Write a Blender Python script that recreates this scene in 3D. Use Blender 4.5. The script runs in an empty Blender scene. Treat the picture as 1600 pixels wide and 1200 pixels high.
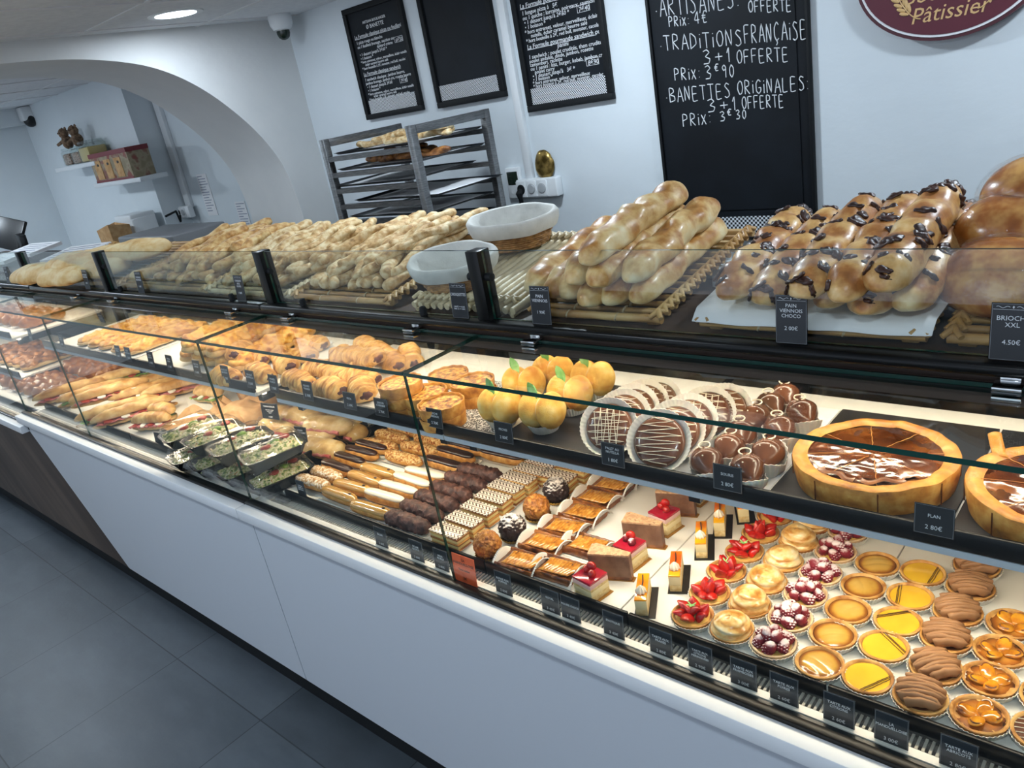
# Bakery counter seen over the display case.  Metres, X along the counter, Y towards the back wall, Z up.
import bpy, bmesh, math, random
from mathutils import Vector, Matrix, Euler, noise as mn
PI = math.pi
rnd = random.Random(11)
SC = bpy.context.scene
COL = SC.collection
# ---------------------------------------------------------------- camera model (solved from the photo's vanishing points)
RM = ((.74563246, .64233023, -.17732486), (.11018276, -.38129304, -.91786457), (-.6571849, .66485148, -.35507819))
FPX = 1214.952
EYE = Vector((0, 0, 1.8))
def ray(u, v):
    d = (u - 800, v - 600, FPX)
    return Vector([sum(RM[i][k] * d[i] for i in range(3)) for k in range(3)])
def PZ(u, v, z):
    d = ray(u, v); return EYE + d * ((z - EYE.z) / d.z)
def PY(u, v, y):
    d = ray(u, v); return EYE + d * ((y - EYE.y) / d.y)
def PT(u, v, y0, z0, t):           # a plane rising backwards: z = z0 + t (y - y0)
    d = ray(u, v); k = (z0 - t * y0 - EYE.z + t * EYE.y) / (d.z - t * d.y); return EYE + d * k
# ---------------------------------------------------------------- mesh builder
class MB:
    def __init__(s): s.v = []; s.f = []; s.m = []
    def add(s, vs, fs, mi=0, M=None):
        b = len(s.v)
        for p in vs:
            p = Vector(p); s.v.append(M @ p if M else p)
        for f in fs: s.f.append([b + i for i in f]); s.m.append(mi)
        return s
    def box(s, x0, y0, z0, x1, y1, z1, mi=0, M=None):
        vs = [(x, y, z) for z in (z0, z1) for y in (y0, y1) for x in (x0, x1)]
        return s.add(vs, [(0, 2, 3, 1), (4, 5, 7, 6), (0, 1, 5, 4), (2, 6, 7, 3), (0, 4, 6, 2), (1, 3, 7, 5)], mi, M)
    def rbox(s, x0, y0, z0, x1, y1, z1, r=.003, seg=2, mi=0, M=None):
        bm = bmesh.new(); bmesh.ops.create_cube(bm, size=1)
        for v in bm.verts: v.co = Vector(((x0 + x1) / 2 + v.co.x * (x1 - x0), (y0 + y1) / 2 + v.co.y * (y1 - y0), (z0 + z1) / 2 + v.co.z * (z1 - z0)))
        bmesh.ops.bevel(bm, geom=bm.edges[:], offset=r, segments=seg, profile=.5, affect='EDGES')
        bm.verts.index_update()
        s.add([v.co.copy() for v in bm.verts], [[v.index for v in f.verts] for f in bm.faces], mi, M); bm.free(); return s
    def tube(s, pts, r, n=8, mi=0, sx=1, sz=1, M=None, up=(0, 0, 1), fn=None, closed=False):
        pts = [Vector(p) for p in pts]; k = len(pts); vs = []; fs = []; up = Vector(up)
        for i, p in enumerate(pts):
            if closed: t = pts[(i + 1) % k] - pts[i - 1]
            else: t = pts[min(i + 1, k - 1)] - pts[max(i - 1, 0)]
            t.normalize(); a = t.cross(up)
            if a.length < 1e-4: a = t.cross(Vector((1, 0, 0)))
            a.normalize(); b = a.cross(t)
            ri = r[i] if hasattr(r, '__len__') else r
            for j in range(n):
                an = 2 * PI * j / n; q = fn(i / max(1, k - 1), an) if fn else 1
                vs.append(p + a * (math.cos(an) * ri * sx * q) + b * (math.sin(an) * ri * sz * q))
        for i in range(k if closed else k - 1):
            for j in range(n):
                a0 = i * n; b0 = ((i + 1) % k) * n
                fs.append((a0 + j, a0 + (j + 1) % n, b0 + (j + 1) % n, b0 + j))
        if not closed: fs += [list(range(n))[::-1], [(k - 1) * n + j for j in range(n)]]
        return s.add(vs, fs, mi, M)
    def lathe(s, prof, n=32, mi=0, M=None, wob=None, caps=True):
        vs = []; fs = []; k = len(prof)
        for i, (r, z) in enumerate(prof):
            for j in range(n):
                a = 2 * PI * j / n; rr, zz = (wob(i, a, r, z) if wob else (r, z))
                vs.append((rr * math.cos(a), rr * math.sin(a), zz))
        for i in range(k - 1):
            for j in range(n): fs.append((i * n + j, i * n + (j + 1) % n, (i + 1) * n + (j + 1) % n, (i + 1) * n + j))
        if caps and prof[0][0] > 0: fs.append(list(range(n))[::-1])
        if caps and prof[-1][0] > 0: fs.append([(k - 1) * n + j for j in range(n)])
        return s.add(vs, fs, mi, M)
    def blob(s, c, r, sub=2, amp=0, fr=30, seed=0, mi=0, M=None, fn=None):
        bm = bmesh.new(); bmesh.ops.create_icosphere(bm, subdivisions=sub, radius=1)
        c = Vector(c); o = Vector((seed * 7.1, seed * 3.3, seed * 1.7)); vs = []
        for v in bm.verts:
            p = v.co.copy(); q = Vector((p.x * r[0], p.y * r[1], p.z * r[2]))
            if amp: q += p * (amp * mn.noise(q * fr + o))
            if fn: q = fn(q, p)
            vs.append(c + q)
        bm.verts.index_update()
        s.add(vs, [[v.index for v in f.verts] for f in bm.faces], mi, M); bm.free(); return s
    def sheet(s, fn, nu, nv, mi=0, M=None, thick=0):
        vs = [Vector(fn(i / nu, j / nv)) for j in range(nv + 1) for i in range(nu + 1)]; w = nu + 1; fs = []
        for j in range(nv):
            for i in range(nu): fs.append((j * w + i, j * w + i + 1, (j + 1) * w + i + 1, (j + 1) * w + i))
        if thick:
            n = len(vs); vs += [p - Vector((0, 0, thick)) for p in vs[:]]
            fs += [tuple(n + q for q in f[::-1]) for f in fs[:]]
            rim = [i for i in range(nu)] + [j * w + nu for j in range(nv)] + [nv * w + i for i in range(nu, 0, -1)] + [j * w for j in range(nv, 0, -1)]
            for a, b in zip(rim, rim[1:] + rim[:1]): fs.append((b, a, n + a, n + b))
        return s.add(vs, fs, mi, M)
    def prism(s, poly, y0, y1, mi=0, M=None):      # polygon in X-Z, pushed along Y
        n = len(poly); vs = [(x, y0, z) for x, z in poly] + [(x, y1, z) for x, z in poly]
        fs = [list(range(n)), [n + i for i in range(n)][::-1]] + [(i, n + i, n + (i + 1) % n, (i + 1) % n) for i in range(n)]
        return s.add(vs, fs, mi, M)
    def loaf(s, L, w, h, k=20, n=14, amp=0, fr=40, seed=0, pw=.5, lo=.35, bend=0, ridge=None, z0=0, mi=0, M=None, taper=0):
        # a flat-bottomed loaf along X, its ends rounded; lo = how far the belly sags under its widest line
        vs = []; fs = []; o = Vector((seed * 5.3, seed * 2.9, seed))
        for i in range(k + 1):
            t = -1 + 2 * i / k; t = math.sin(t * PI / 2) ; e = max(1 - abs(t) ** (2 / pw), 0) ** .5 if i not in (0, k) else .02
            e = max(e, .02); tp = 1 - taper * (t * .5 + .5)
            q = (1 + ridge(t)) if ridge else 1
            for j in range(n):
                a = 2 * PI * j / n; cy, cz = math.cos(a), math.sin(a)
                cz2 = cz if cz > 0 else max(cz, -.92) * lo / (1 - lo) if lo < 1 else cz
                y = cy * w / 2 * e * tp * (abs(cy) ** -.15 if abs(cy) > .05 else 1) * (.96 if cz < -.5 else 1)
                z = h * lo + cz2 * h * (1 - lo) * e * (q if cz > 0 else 1) * tp
                p = Vector((t * L / 2, y + bend * (1 - t * t), z))
                if amp: p += Vector((0, cy, cz)) * (amp * e * mn.noise(p * fr + o))
                p.z += z0; vs.append(p)
        for i in range(k):
            for j in range(n): fs.append((i * n + j, (i + 1) * n + j, (i + 1) * n + (j + 1) % n, i * n + (j + 1) % n))
        fs += [list(range(n)), [k * n + j for j in range(n)][::-1]]
        return s.add(vs, fs, mi, M)
    def mesh(s, name, mats, smooth=40):
        me = bpy.data.meshes.new(name); me.from_pydata(s.v, [], s.f)
        for m in (mats if isinstance(mats, (list, tuple)) else [mats]): me.materials.append(m)
        if any(s.m): me.polygons.foreach_set('material_index', s.m)
        bm = bmesh.new(); bm.from_mesh(me); bmesh.ops.recalc_face_normals(bm, faces=bm.faces); bm.to_mesh(me); bm.free()
        if smooth:
            me.shade_smooth()
            if smooth < 180: me.set_sharp_from_angle(angle=math.radians(smooth))
        me.update(); return me
    def build(s, name, mats, parent=None, smooth=40, loc=None, rot=None, **kw):
        o = bpy.data.objects.new(name, s.mesh(name, mats, smooth)); COL.objects.link(o)
        if parent: o.parent = parent
        if loc is not None: o.location = loc
        if rot is not None: o.rotation_euler = rot
        for k, v in kw.items(): o[k] = v
        return o
def T(x=0, y=0, z=0, rx=0, ry=0, rz=0, s=1):
    return Matrix.Translation((x, y, z)) @ Euler((rx, ry, rz)).to_matrix().to_4x4() @ Matrix.Scale(s, 4)
def thing(name, label, cat, loc=(0, 0, 0), rot=(0, 0, 0), group=None):
    o = bpy.data.objects.new(name, None); COL.objects.link(o); o.empty_display_size = .02
    o.location = loc; o.rotation_euler = rot; o['label'] = label; o['category'] = cat
    if group: o['group'] = group
    return o
def tag(o, label, cat, group=None):
    o['label'] = label; o['category'] = cat
    if group: o['group'] = group
    return o
def struct(o): o['kind'] = 'structure'; return o
KIDS = {}
def kids(o): return [c for c in o.children]
def dup(root, loc, rot=(0, 0, 0), label=None, scale=1):
    def cp(o, par):
        c = o.copy(); COL.objects.link(c)
        if par: c.parent = par
        for ch in list(o.children): cp(ch, c)
        return c
    c = cp(root, None); c.location = loc; c.rotation_euler = rot; c.scale = (scale,) * 3 if not hasattr(scale, '__len__') else scale
    if label: c['label'] = label
    return c
class Kind:
    """one product kind with variants: first placements move the prototypes, later ones are copies"""
    def __init__(s, makers): s.makers = makers; s.protos = [None] * len(makers); s.n = 0
    def put(s, loc, rot=(0, 0, 0), label=None, scale=1, var=None):
        i = (s.n if var is None else var) % len(s.makers); s.n += 1
        if s.protos[i] is None:
            o = s.protos[i] = s.makers[i](); o.location = loc; o.rotation_euler = rot
            o.scale = (scale,) * 3 if not hasattr(scale, '__len__') else scale
            if label: o['label'] = label
            return o
        return dup(s.protos[i], loc, rot, label, scale)
ORD = ['nearest the front', 'second from the front', 'third from the front', 'fourth from the front', 'fifth from the front', 'sixth from the front', 'seventh from the front', 'eighth from the front', 'ninth from the front', 'tenth from the front']
# ---------------------------------------------------------------- materials
def lin(h):
    h = h.lstrip('#'); c = [int(h[i:i + 2], 16) / 255 for i in (0, 2, 4)]
    return tuple(x / 12.92 if x <= .04045 else ((x + .055) / 1.055) ** 2.4 for x in c) + (1,)
def newmat(name):
    m = bpy.data.materials.new(name); m.use_nodes = True; nt = m.node_tree
    return m, nt, nt.nodes['Principled BSDF'], nt.nodes['Material Output']
def N(nt, t, **kw):
    n = nt.nodes.new('ShaderNode' + t)
    for k, v in kw.items():
        if k.startswith('i_'): n.inputs[k[2:].replace('_', ' ')].default_value = v
        else: setattr(n, k, v)
    return n
def ramp(nt, fac, stops):
    r = N(nt, 'ValToRGB'); cr = r.color_ramp
    while len(cr.elements) < len(stops): cr.elements.new(.5)
    for e, (p, c) in zip(cr.elements, stops): e.position = p; e.color = lin(c)
    nt.links.new(fac, r.inputs[0]); return r.outputs[0]
def mth(nt, op, a, b=None, c=None):
    m = N(nt, 'Math', operation=op)
    for i, x in enumerate((a, b, c)):
        if x is None: continue
        if hasattr(x, 'is_linked') or hasattr(x, 'links'): nt.links.new(x, m.inputs[i])
        else: m.inputs[i].default_value = x
    return m.outputs[0]
def nz(nt, scale, detail=3, rough=.55, rand=True, stretch=None, coord='Object'):
    tc = N(nt, 'TexCoord'); out = tc.outputs[coord]
    if stretch:
        mp = N(nt, 'Mapping'); mp.inputs['Scale'].default_value = stretch; nt.links.new(out, mp.inputs[0]); out = mp.outputs[0]
    n = N(nt, 'TexNoise', noise_dimensions='4D'); nt.links.new(out, n.inputs['Vector'])
    n.inputs['Scale'].default_value = scale; n.inputs['Detail'].default_value = detail; n.inputs['Roughness'].default_value = rough
    if rand:
        oi = N(nt, 'ObjectInfo'); nt.links.new(mth(nt, 'MULTIPLY', oi.outputs['Random'], 20), n.inputs['W'])
    return n.outputs[0]
def mat(name, stops, scale=20, detail=3, rough=.5, bump=0, bscale=None, metal=0, coat=0, spec=.5, nzw=0, nw=1, radial=None, stretch=None, sss=0, rand=True, trans=0):
    """noise -> colour ramp; nzw adds the object-space upward normal (baked tops), radial adds the distance from the piece's axis"""
    m, nt, b, out = newmat(name)
    if isinstance(stops, str): b.inputs['Base Color'].default_value = lin(stops)
    else:
        f = nz(nt, scale, detail, rand=rand, stretch=stretch)
        f = mth(nt, 'MULTIPLY_ADD', mth(nt, 'SUBTRACT', f, .5), 1.6 * nw, .5)
        if nzw:
            tc = N(nt, 'TexCoord'); sp = N(nt, 'SeparateXYZ'); nt.links.new(tc.outputs['Normal'], sp.inputs[0])
            f = mth(nt, 'ADD', f, mth(nt, 'MULTIPLY', sp.outputs[2], nzw))
        if radial:
            tc = N(nt, 'TexCoord'); mp = N(nt, 'Mapping'); mp.inputs['Scale'].default_value = (1, 1, 0); nt.links.new(tc.outputs['Object'], mp.inputs[0])
            ln = N(nt, 'VectorMath', operation='LENGTH'); nt.links.new(mp.outputs[0], ln.inputs[0])
            f = mth(nt, 'ADD', mth(nt, 'MULTIPLY', f, .45), mth(nt, 'POWER', mth(nt, 'DIVIDE', ln.outputs['Value'], radial), 4))
        nt.links.new(ramp(nt, f, stops), b.inputs['Base Color'])
    b.inputs['Roughness'].default_value = rough; b.inputs['Metallic'].default_value = metal
    b.inputs['Coat Weight'].default_value = coat; b.inputs['Coat Roughness'].default_value = .12
    b.inputs['Specular IOR Level'].default_value = spec
    if sss:
        b.inputs['Subsurface Weight'].default_value = sss; b.inputs['Subsurface Radius'].default_value = (.008, .004, .002); b.inputs['Subsurface Scale'].default_value = .5
    if bump:
        h = nz(nt, bscale or scale, 4, .6, rand=rand, stretch=stretch); bp = N(nt, 'Bump'); bp.inputs['Strength'].default_value = bump; bp.inputs['Distance'].default_value = .003
        nt.links.new(h, bp.inputs['Height']); nt.links.new(bp.outputs[0], b.inputs['Normal'])
    return m
def emis(name, col, k):
    m, nt, b, out = newmat(name); b.inputs['Base Color'].default_value = lin(col)
    b.inputs['Emission Color'].default_value = lin(col); b.inputs['Emission Strength'].default_value = k; return m
def glass(name, tint=(.96, .98, .97, 1), k=.9, f0=.03, rough=0.0):
    m, nt, b, out = newmat(name); nt.nodes.remove(b)
    t = N(nt, 'BsdfTransparent'); t.inputs[0].default_value = tint
    g = N(nt, 'BsdfGlossy'); g.inputs['Roughness'].default_value = rough; g.inputs[0].default_value = (1, 1, 1, 1)
    lw = N(nt, 'LayerWeight'); lw.inputs[0].default_value = .5
    f = mth(nt, 'MULTIPLY_ADD', mth(nt, 'POWER', lw.outputs['Facing'], 5), k, f0)
    mx = N(nt, 'MixShader'); nt.links.new(f, mx.inputs[0]); nt.links.new(t.outputs[0], mx.inputs[1]); nt.links.new(g.outputs[0], mx.inputs[2])
    nt.links.new(mx.outputs[0], out.inputs[0]); return m
def film(name, tint=(.97, .97, .97, 1), wr=.6):        # crinkled clear plastic
    m = glass(name, tint, .5, .05, .04); nt = m.node_tree
    g = [n for n in nt.nodes if n.type == 'BSDF_GLOSSY'][0]
    h = nz(nt, 45, 3, .6, stretch=(1, 2.5, 1)); bp = N(nt, 'Bump'); bp.inputs['Strength'].default_value = wr; bp.inputs['Distance'].default_value = .004
    nt.links.new(h, bp.inputs['Height']); nt.links.new(bp.outputs[0], g.inputs['Normal']); return m
_txt = {}
def letters(body, size, m, parent, loc, rot=(PI / 2, 0, 0), align='CENTER', name='lettering', off=0, shear=0, sp=1, ext=.0003, maxw=None):
    cu = bpy.data.curves.new('t', 'FONT'); cu.body = body; cu.size = size; cu.align_x = align; cu.align_y = 'CENTER'
    cu.offset = off; cu.shear = shear; cu.space_line = sp; cu.extrude = ext; cu.resolution_u = 2
    o = bpy.data.objects.new('t', cu); me = bpy.data.meshes.new_from_object(o)
    bpy.data.objects.remove(o); bpy.data.curves.remove(cu)
    me.name = name; me.materials.clear(); me.materials.append(m)
    r = bpy.data.objects.new(name, me); COL.objects.link(r); r.parent = parent; r.location = loc; r.rotation_euler = rot
    if maxw and len(me.vertices):
        xs = [v.co.x for v in me.vertices]; w = max(xs) - min(xs)
        if w > maxw:
            for v in me.vertices: v.co.x *= maxw / w
    return r
# ---------------------------------------------------------------- room materials
def wall_mat(name, c0, c1):
    m, nt, b, out = newmat(name)
    f = nz(nt, 2.2, 5, .6, rand=False); nt.links.new(ramp(nt, f, [(.3, c0), (.7, c1)]), b.inputs['Base Color'])
    b.inputs['Roughness'].default_value = .55
    h = nz(nt, 9, 5, .55, rand=False, stretch=(1, 1, 1.6)); bp = N(nt, 'Bump'); bp.inputs['Strength'].default_value = .25; bp.inputs['Distance'].default_value = .012
    nt.links.new(h, bp.inputs['Height']); nt.links.new(bp.outputs[0], b.inputs['Normal']); return m
M = {}
M['wall'] = wall_mat('plaster', '#d9e1e6', '#e1e8ec')
M['archm'] = wall_mat('arch_plaster', '#d8d9d8', '#e4e4e2')
M['ceil'] = mat('ceiling_board', [(.3, '#e2e4e8'), (.7, '#eaecef')], 30, rough=.8, bump=.1, bscale=300, rand=False)
M['tbar'] = mat('ceiling_bar', '#e6e6e8', rough=.5)
M['black'] = mat('black_metal', '#0c0e10', rough=.38)
M['blackm'] = mat('black_matt', '#0f1215', rough=.65, spec=.3)
M['white'] = mat('white_laminate', '#dfe3e6', rough=.42)
M['panel'] = mat('grey_laminate', '#c6ccd3', rough=.45)
M['deck'] = mat('white_deck', '#f3efe7', rough=.35)
M['steel'] = mat('brushed_steel', [(.3, '#6f7173'), (.7, '#8b8c8d')], 30, rough=.38, metal=.85, stretch=(1, 1, 12), rand=False)
M['chrome'] = mat('chrome', '#d8dadb', rough=.12, metal=1)
M['paper'] = mat('white_paper', '#eeeef0', rough=.8)
M['chalk'] = mat('chalk', '#e8eaec', rough=.9)
M['slate'] = mat('board_black', [(.35, '#0b1016'), (.7, '#11171e')], 5, rough=.6, rand=False, spec=.25)
M['plastic'] = mat('white_plastic', '#e9ecee', rough=.35)
M['greyp'] = mat('grey_plastic', '#85888c', rough=.5)
M['greyo'] = mat('outlet_grey', '#b4b7ba', rough=.3); M['screen'] = mat('dark_screen', '#1d2a22', rough=.2)
M['gold'] = mat('gold_foil', '#d9a93c', rough=.25, metal=.9)
M['kraft'] = mat('kraft_paper', [(.3, '#b98d5c'), (.7, '#cda576')], 30, rough=.85, bump=.3, bscale=25)
def tile_mat():
    m, nt, b, out = newmat('slate_floor_tile'); tc = N(nt, 'TexCoord'); sp = N(nt, 'SeparateXYZ'); nt.links.new(tc.outputs['Object'], sp.inputs[0])
    cells = []; lines = []
    for ax, off in ((0, -3.40), (1, .757)):
        p = mth(nt, 'DIVIDE', mth(nt, 'SUBTRACT', sp.outputs[ax], off), .598)
        cells.append(mth(nt, 'FLOOR', p)); fr = mth(nt, 'FRACT', p)
        lines.append(mth(nt, 'LESS_THAN', mth(nt, 'MINIMUM', fr, mth(nt, 'SUBTRACT', 1, fr)), .0035))
    cv = N(nt, 'CombineXYZ'); nt.links.new(cells[0], cv.inputs[0]); nt.links.new(cells[1], cv.inputs[1])
    wn = N(nt, 'TexWhiteNoise', noise_dimensions='2D'); nt.links.new(cv.outputs[0], wn.inputs['Vector'])
    n1 = nz(nt, 2.4, 6, .62, rand=False, stretch=(1, 2.4, 1)); f = mth(nt, 'MULTIPLY_ADD', wn.outputs[0], .22, mth(nt, 'MULTIPLY', n1, .85))
    c = ramp(nt, f, [(.25, '#343b41'), (.55, '#444c53'), (.85, '#575f66')])
    mx = N(nt, 'MixRGB'); mx.inputs[2].default_value = lin('#22282d'); nt.links.new(mth(nt, 'MAXIMUM', lines[0], lines[1]), mx.inputs[0]); nt.links.new(c, mx.inputs[1])
    nt.links.new(mx.outputs[0], b.inputs['Base Color']); b.inputs['Roughness'].default_value = .42; b.inputs['Specular IOR Level'].default_value = .4
    bp = N(nt, 'Bump'); bp.inputs['Strength'].default_value = .12; bp.inputs['Distance'].default_value = .004; nt.links.new(nz(nt, 40, 4, rand=False), bp.inputs['Height']); nt.links.new(bp.outputs[0], b.inputs['Normal'])
    return m
def wood_mat(name, cols, ang=0, sc=1):         # grain along local X (turned by ang in X-Z)
    m, nt, b, out = newmat(name); tc = N(nt, 'TexCoord'); mp = N(nt, 'Mapping'); mp.inputs['Rotation'].default_value = (0, ang, 0); nt.links.new(tc.outputs['Object'], mp.inputs[0])
    def nn(scale, st, d):
        mq = N(nt, 'Mapping'); mq.inputs['Scale'].default_value = st; nt.links.new(mp.outputs[0], mq.inputs[0])
        n = N(nt, 'TexNoise'); n.inputs['Scale'].default_value = scale; n.inputs['Detail'].default_value = d; n.inputs['Roughness'].default_value = .6; nt.links.new(mq.outputs[0], n.inputs['Vector']); return n.outputs[0]
    f = mth(nt, 'ADD', mth(nt, 'MULTIPLY', nn(9 * sc, (.12, 1.6, 1.6), 5), .6), mth(nt, 'MULTIPLY', nn(3 * sc, (.2, 1.4, 1.4), 2), .4))
    nt.links.new(ramp(nt, f, [(.3, cols[0]), (.5, cols[1]), (.7, cols[2])]), b.inputs['Base Color']); b.inputs['Roughness'].default_value = .5
    return m
def check_mat(name, sc, a='#101418', c='#d9dde2'):
    m, nt, b, out = newmat(name); tc = N(nt, 'TexCoord'); k = N(nt, 'TexChecker'); k.inputs['Scale'].default_value = sc; k.inputs[1].default_value = lin(a); k.inputs[2].default_value = lin(c)
    nt.links.new(tc.outputs['Object'], k.inputs[0]); nt.links.new(k.outputs[0], b.inputs['Base Color']); b.inputs['Roughness'].default_value = .6; return m
M['floor'] = tile_mat()
M['walnut'] = wood_mat('walnut_top', ['#3a2d25', '#55443a', '#725f52'])
M['walnutp'] = wood_mat('walnut_panel', ['#382e27', '#50433a', '#6b5d51'], ang=-.73, sc=.8)
M['checker'] = check_mat('houndstooth', 190, c='#eef1f5'); M['checkerb'] = check_mat('houndstooth_big', 120, c='#e3e7ec')
# ---------------------------------------------------------------- room shell
XW, YW, ZC = -3.95, 2.8, 2.345
ZF = 0.0
struct(MB().box(-8.0, -3.0, -.1, 2.6, 3.1, 0).build('floor', M['floor'], smooth=0))
ce = struct(MB().box(-8.0, -3.0, ZC, 2.6, 3.1, ZC + .08).build('ceiling', M['ceil'], smooth=0))
g = MB()
for k in range(-7, 10): g.box(-3.235 + .6 * k - .011, -3, ZC - .004, -3.235 + .6 * k + .011, 2.8, ZC + .001)
for k in range(-7, 2): g.box(-7.6, 1.67 + .6 * k - .011, ZC - .0036, 2.5, 1.67 + .6 * k + .011, ZC + .001)
g.build('grid', M['tbar'], ce, smooth=0)
struct(MB().box(-8.0, YW, 0, 2.6, YW + .1, ZC).build('wall_back', M['wall'], smooth=0))
struct(MB().box(-7.9, 2.60, 0, -5.74, YW, ZC).build('wall_left_back', M['wall'], smooth=0))
struct(MB().box(-8.0, -3, 0, -7.74, 2.6, ZC).build('wall_left_end', M['wall'], smooth=0))
struct(MB().box(-7.74, -3, 2.21, -7.58, 2.6, ZC).build('trim_1', M['wall'], smooth=0))
struct(MB().box(2.5, -3, 0, 2.6, YW, ZC).build('wall_right', M['wall'], smooth=0))
# arch wall: a slab with an arched opening, built as one loop of quads
half = [(1.30, 2.262), (1.48, 2.259), (1.665, 2.246), (1.863, 2.212), (2.008, 2.165), (2.15, 2.086), (2.291, 1.968), (2.435, 1.800), (2.531, 1.618), (2.571, 1.413), (2.576, 1.19), (2.576, .6), (2.576, 0)]
def smoothpts(P, n=4):
    out = []
    for i in range(len(P) - 1):
        p0 = Vector(P[max(i - 1, 0)] if i else (2.6 - P[1][0], P[1][1])); p1 = Vector(P[i]); p2 = Vector(P[i + 1]); p3 = Vector(P[min(i + 2, len(P) - 1)])
        for k in range(n):
            t = k / n; out.append(.5 * ((2 * p1) + (p2 - p0) * t + (2 * p0 - 5 * p1 + 4 * p2 - p3) * t * t + (3 * p1 - p0 - 3 * p2 + p3) * t ** 3))
    return out + [Vector(P[-1])]
hp = smoothpts(half, 5); prof = [Vector((2.6 - p.x, p.y)) for p in hp[:0:-1]] + hp
ar = MB(); vs = []; fs = []
for x in (XW, XW - .56):
    for p in prof: vs.append((x, p.x, p.y))
    for p in prof:
        t = (p.x - 1.3) / 1.276
        if p.y < 1.3: q = (2.8 if p.x > 1.3 else -3.0, p.y)
        else:
            ang = max(-1, min(1, t)); q = ((2.8 if ang > 0 else -3.0), 1.3 + (ZC - 1.3) * (1 - (abs(ang) - .72) / .28)) if abs(ang) > .72 else (1.3 + ang / .72 * (1.5 if ang > 0 else 4.3), ZC)
        vs.append((x, q[0], q[1]))
n = len(prof)
for i in range(n - 1):
    fs += [(i, i + 1, n + i + 1, n + i), (2 * n + i, 3 * n + i, 3 * n + i + 1, 2 * n + i + 1), (i, 2 * n + i, 2 * n + i + 1, i + 1), (n + i, n + i + 1, 3 * n + i + 1, 3 * n + i)]
ar.add(vs, fs); struct(ar.build('wall_left', M['archm'], smooth=35))
struct(MB().rbox(-2.405, 2.775, 1.38, -2.365, 2.80, ZC, .004).build('trim_2', M['plastic']))
struct(MB().rbox(-5.72, 2.772, 1.38, -5.64, 2.80, ZC, .004).build('trim_3', M['plastic']))
# ---------------------------------------------------------------- ceiling lamps (recessed discs that give the light)
M['lamp'] = emis('lamp_disc', '#f4f8ff', 9)
def ceiling_lamp(x, y, label, w=14):
    t = thing('ceiling_lamp', label, 'ceiling lamp', (x, y, ZC), group='recessed round ceiling lamps')
    MB().lathe([(.088, -.002), (.105, -.006), (.118, -.004), (.12, 0)], 40).build('ring', M['plastic'], t)
    MB().lathe([(0, -.003), (.089, -.003)], 40).build('diffuser', M['lamp'], t)
    L = bpy.data.lights.new('lamp_light', 'AREA'); L.shape = 'DISK'; L.size = .17; L.energy = w; L.color = (.76, .89, 1)
    o = bpy.data.objects.new('lamp_light', L); COL.objects.link(o); o.parent = t; o.location = (0, 0, -.008)
    return t
ceiling_lamp(-3.55, 1.955, 'round recessed ceiling lamp glowing white above the arch', 5.5)
for x, y in ((-1.75, 2.0), (.05, 2.0), (-1.75, -.15), (.05, -.15), (-3.55, -.15), (-5.6, .75), (-6.9, .9)):
    ceiling_lamp(x, y, 'round recessed ceiling lamp outside the frame', (16 if y > 1 else 10) if x > -5 else 18)
# ---------------------------------------------------------------- cameras
def dome(loc, s, label, rz=0):
    t = thing('security_camera', label, 'security camera', loc, (0, 0, rz))
    MB().lathe([(.062 * s, 0), (.066 * s, -.01 * s), (.062 * s, -.05 * s), (.05 * s, -.075 * s), (.034 * s, -.082 * s)], 32).build('housing', M['plastic'], t)
    MB().lathe([(.036 * s, -.078 * s), (.037 * s, -.095 * s), (.03 * s, -.115 * s), (.016 * s, -.126 * s), (0, -.129 * s)], 28).build('lens_dome', M['screen'], t)
dome((-3.80, 2.66, ZC), .95, 'white dome security camera in the ceiling corner beside the arch')
t = thing('security_camera', 'small dome security camera on the beam beyond the arch', 'security camera', PZ(34, 163, 2.335) + Vector((0.04, 0, -.02)))
t.location = (-7.58, 2.575, 2.28)
MB().rbox(0, -.06, -.05, .10, .06, .06, .015, 3).build('housing', M['plastic'], t)
MB().blob((.06, 0, -.05), (.05, .05, .055), 3).build('lens_dome', M['black'], t)
# ---------------------------------------------------------------- blackboards
def board(name, label, x0, x1, z0, z1, fr=.028, band=None, top=None):
    t = thing(name, label, 'blackboard', ((x0 + x1) / 2, YW, z0)); w = (x1 - x0) / 2; h = z1 - z0
    MB().box(-w + .008, -.012, .008, w - .008, -.001, h - .008).build('slate', M['slate'], t, smooth=0)
    f = MB(); f.rbox(-w, -.024, 0, w, -.001, fr, .003); f.rbox(-w, -.024, h - fr, w, -.001, h, .003); f.rbox(-w, -.024, fr, -w + fr, -.001, h - fr, .003); f.rbox(w - fr, -.024, fr, w, -.001, h - fr, .003)
    f.build('frame', M['blackm'], t)
    if band: MB().box(-w + band[2], -.014, band[0], w - band[3], -.0125, band[1]).build('houndstooth_band', M['checker'], t, smooth=0)
    return t
def menu_text(t, w, h, lines, size):
    for (s, x, z, sc, al) in lines:
        if s == '_': MB().box(x, -.0142, z - .001, x + sc, -.0135, z + .0012).build('underline', M['chalk'], t, smooth=0)
        elif s == '[':
            m = MB(); a, b = sc
            for q in ((x, z, x + a, z + .0015), (x, z + b, x + a, z + b + .0015), (x, z, x + .0015, z + b), (x + a, z, x + a + .0015, z + b)): m.box(q[0], -.0142, q[1], q[2], -.0135, q[3])
            m.build('price_box', M['chalk'], t, smooth=0)
        else: letters(s, size * sc, M['chalk'], t, (x, -.0138, z), align=al, shear=.12 if al == 'LEFT' else 0, off=.00012, maxw=(w - .022 - x) if al == 'LEFT' else 2 * w - .06)
m1 = board('menu_board', 'framed black menu board with handwritten formulas nearest the security camera', -3.437, -2.994, 1.756, 2.290, .026, (.026, .092, .04, .04))
A = 'LEFT'
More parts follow.
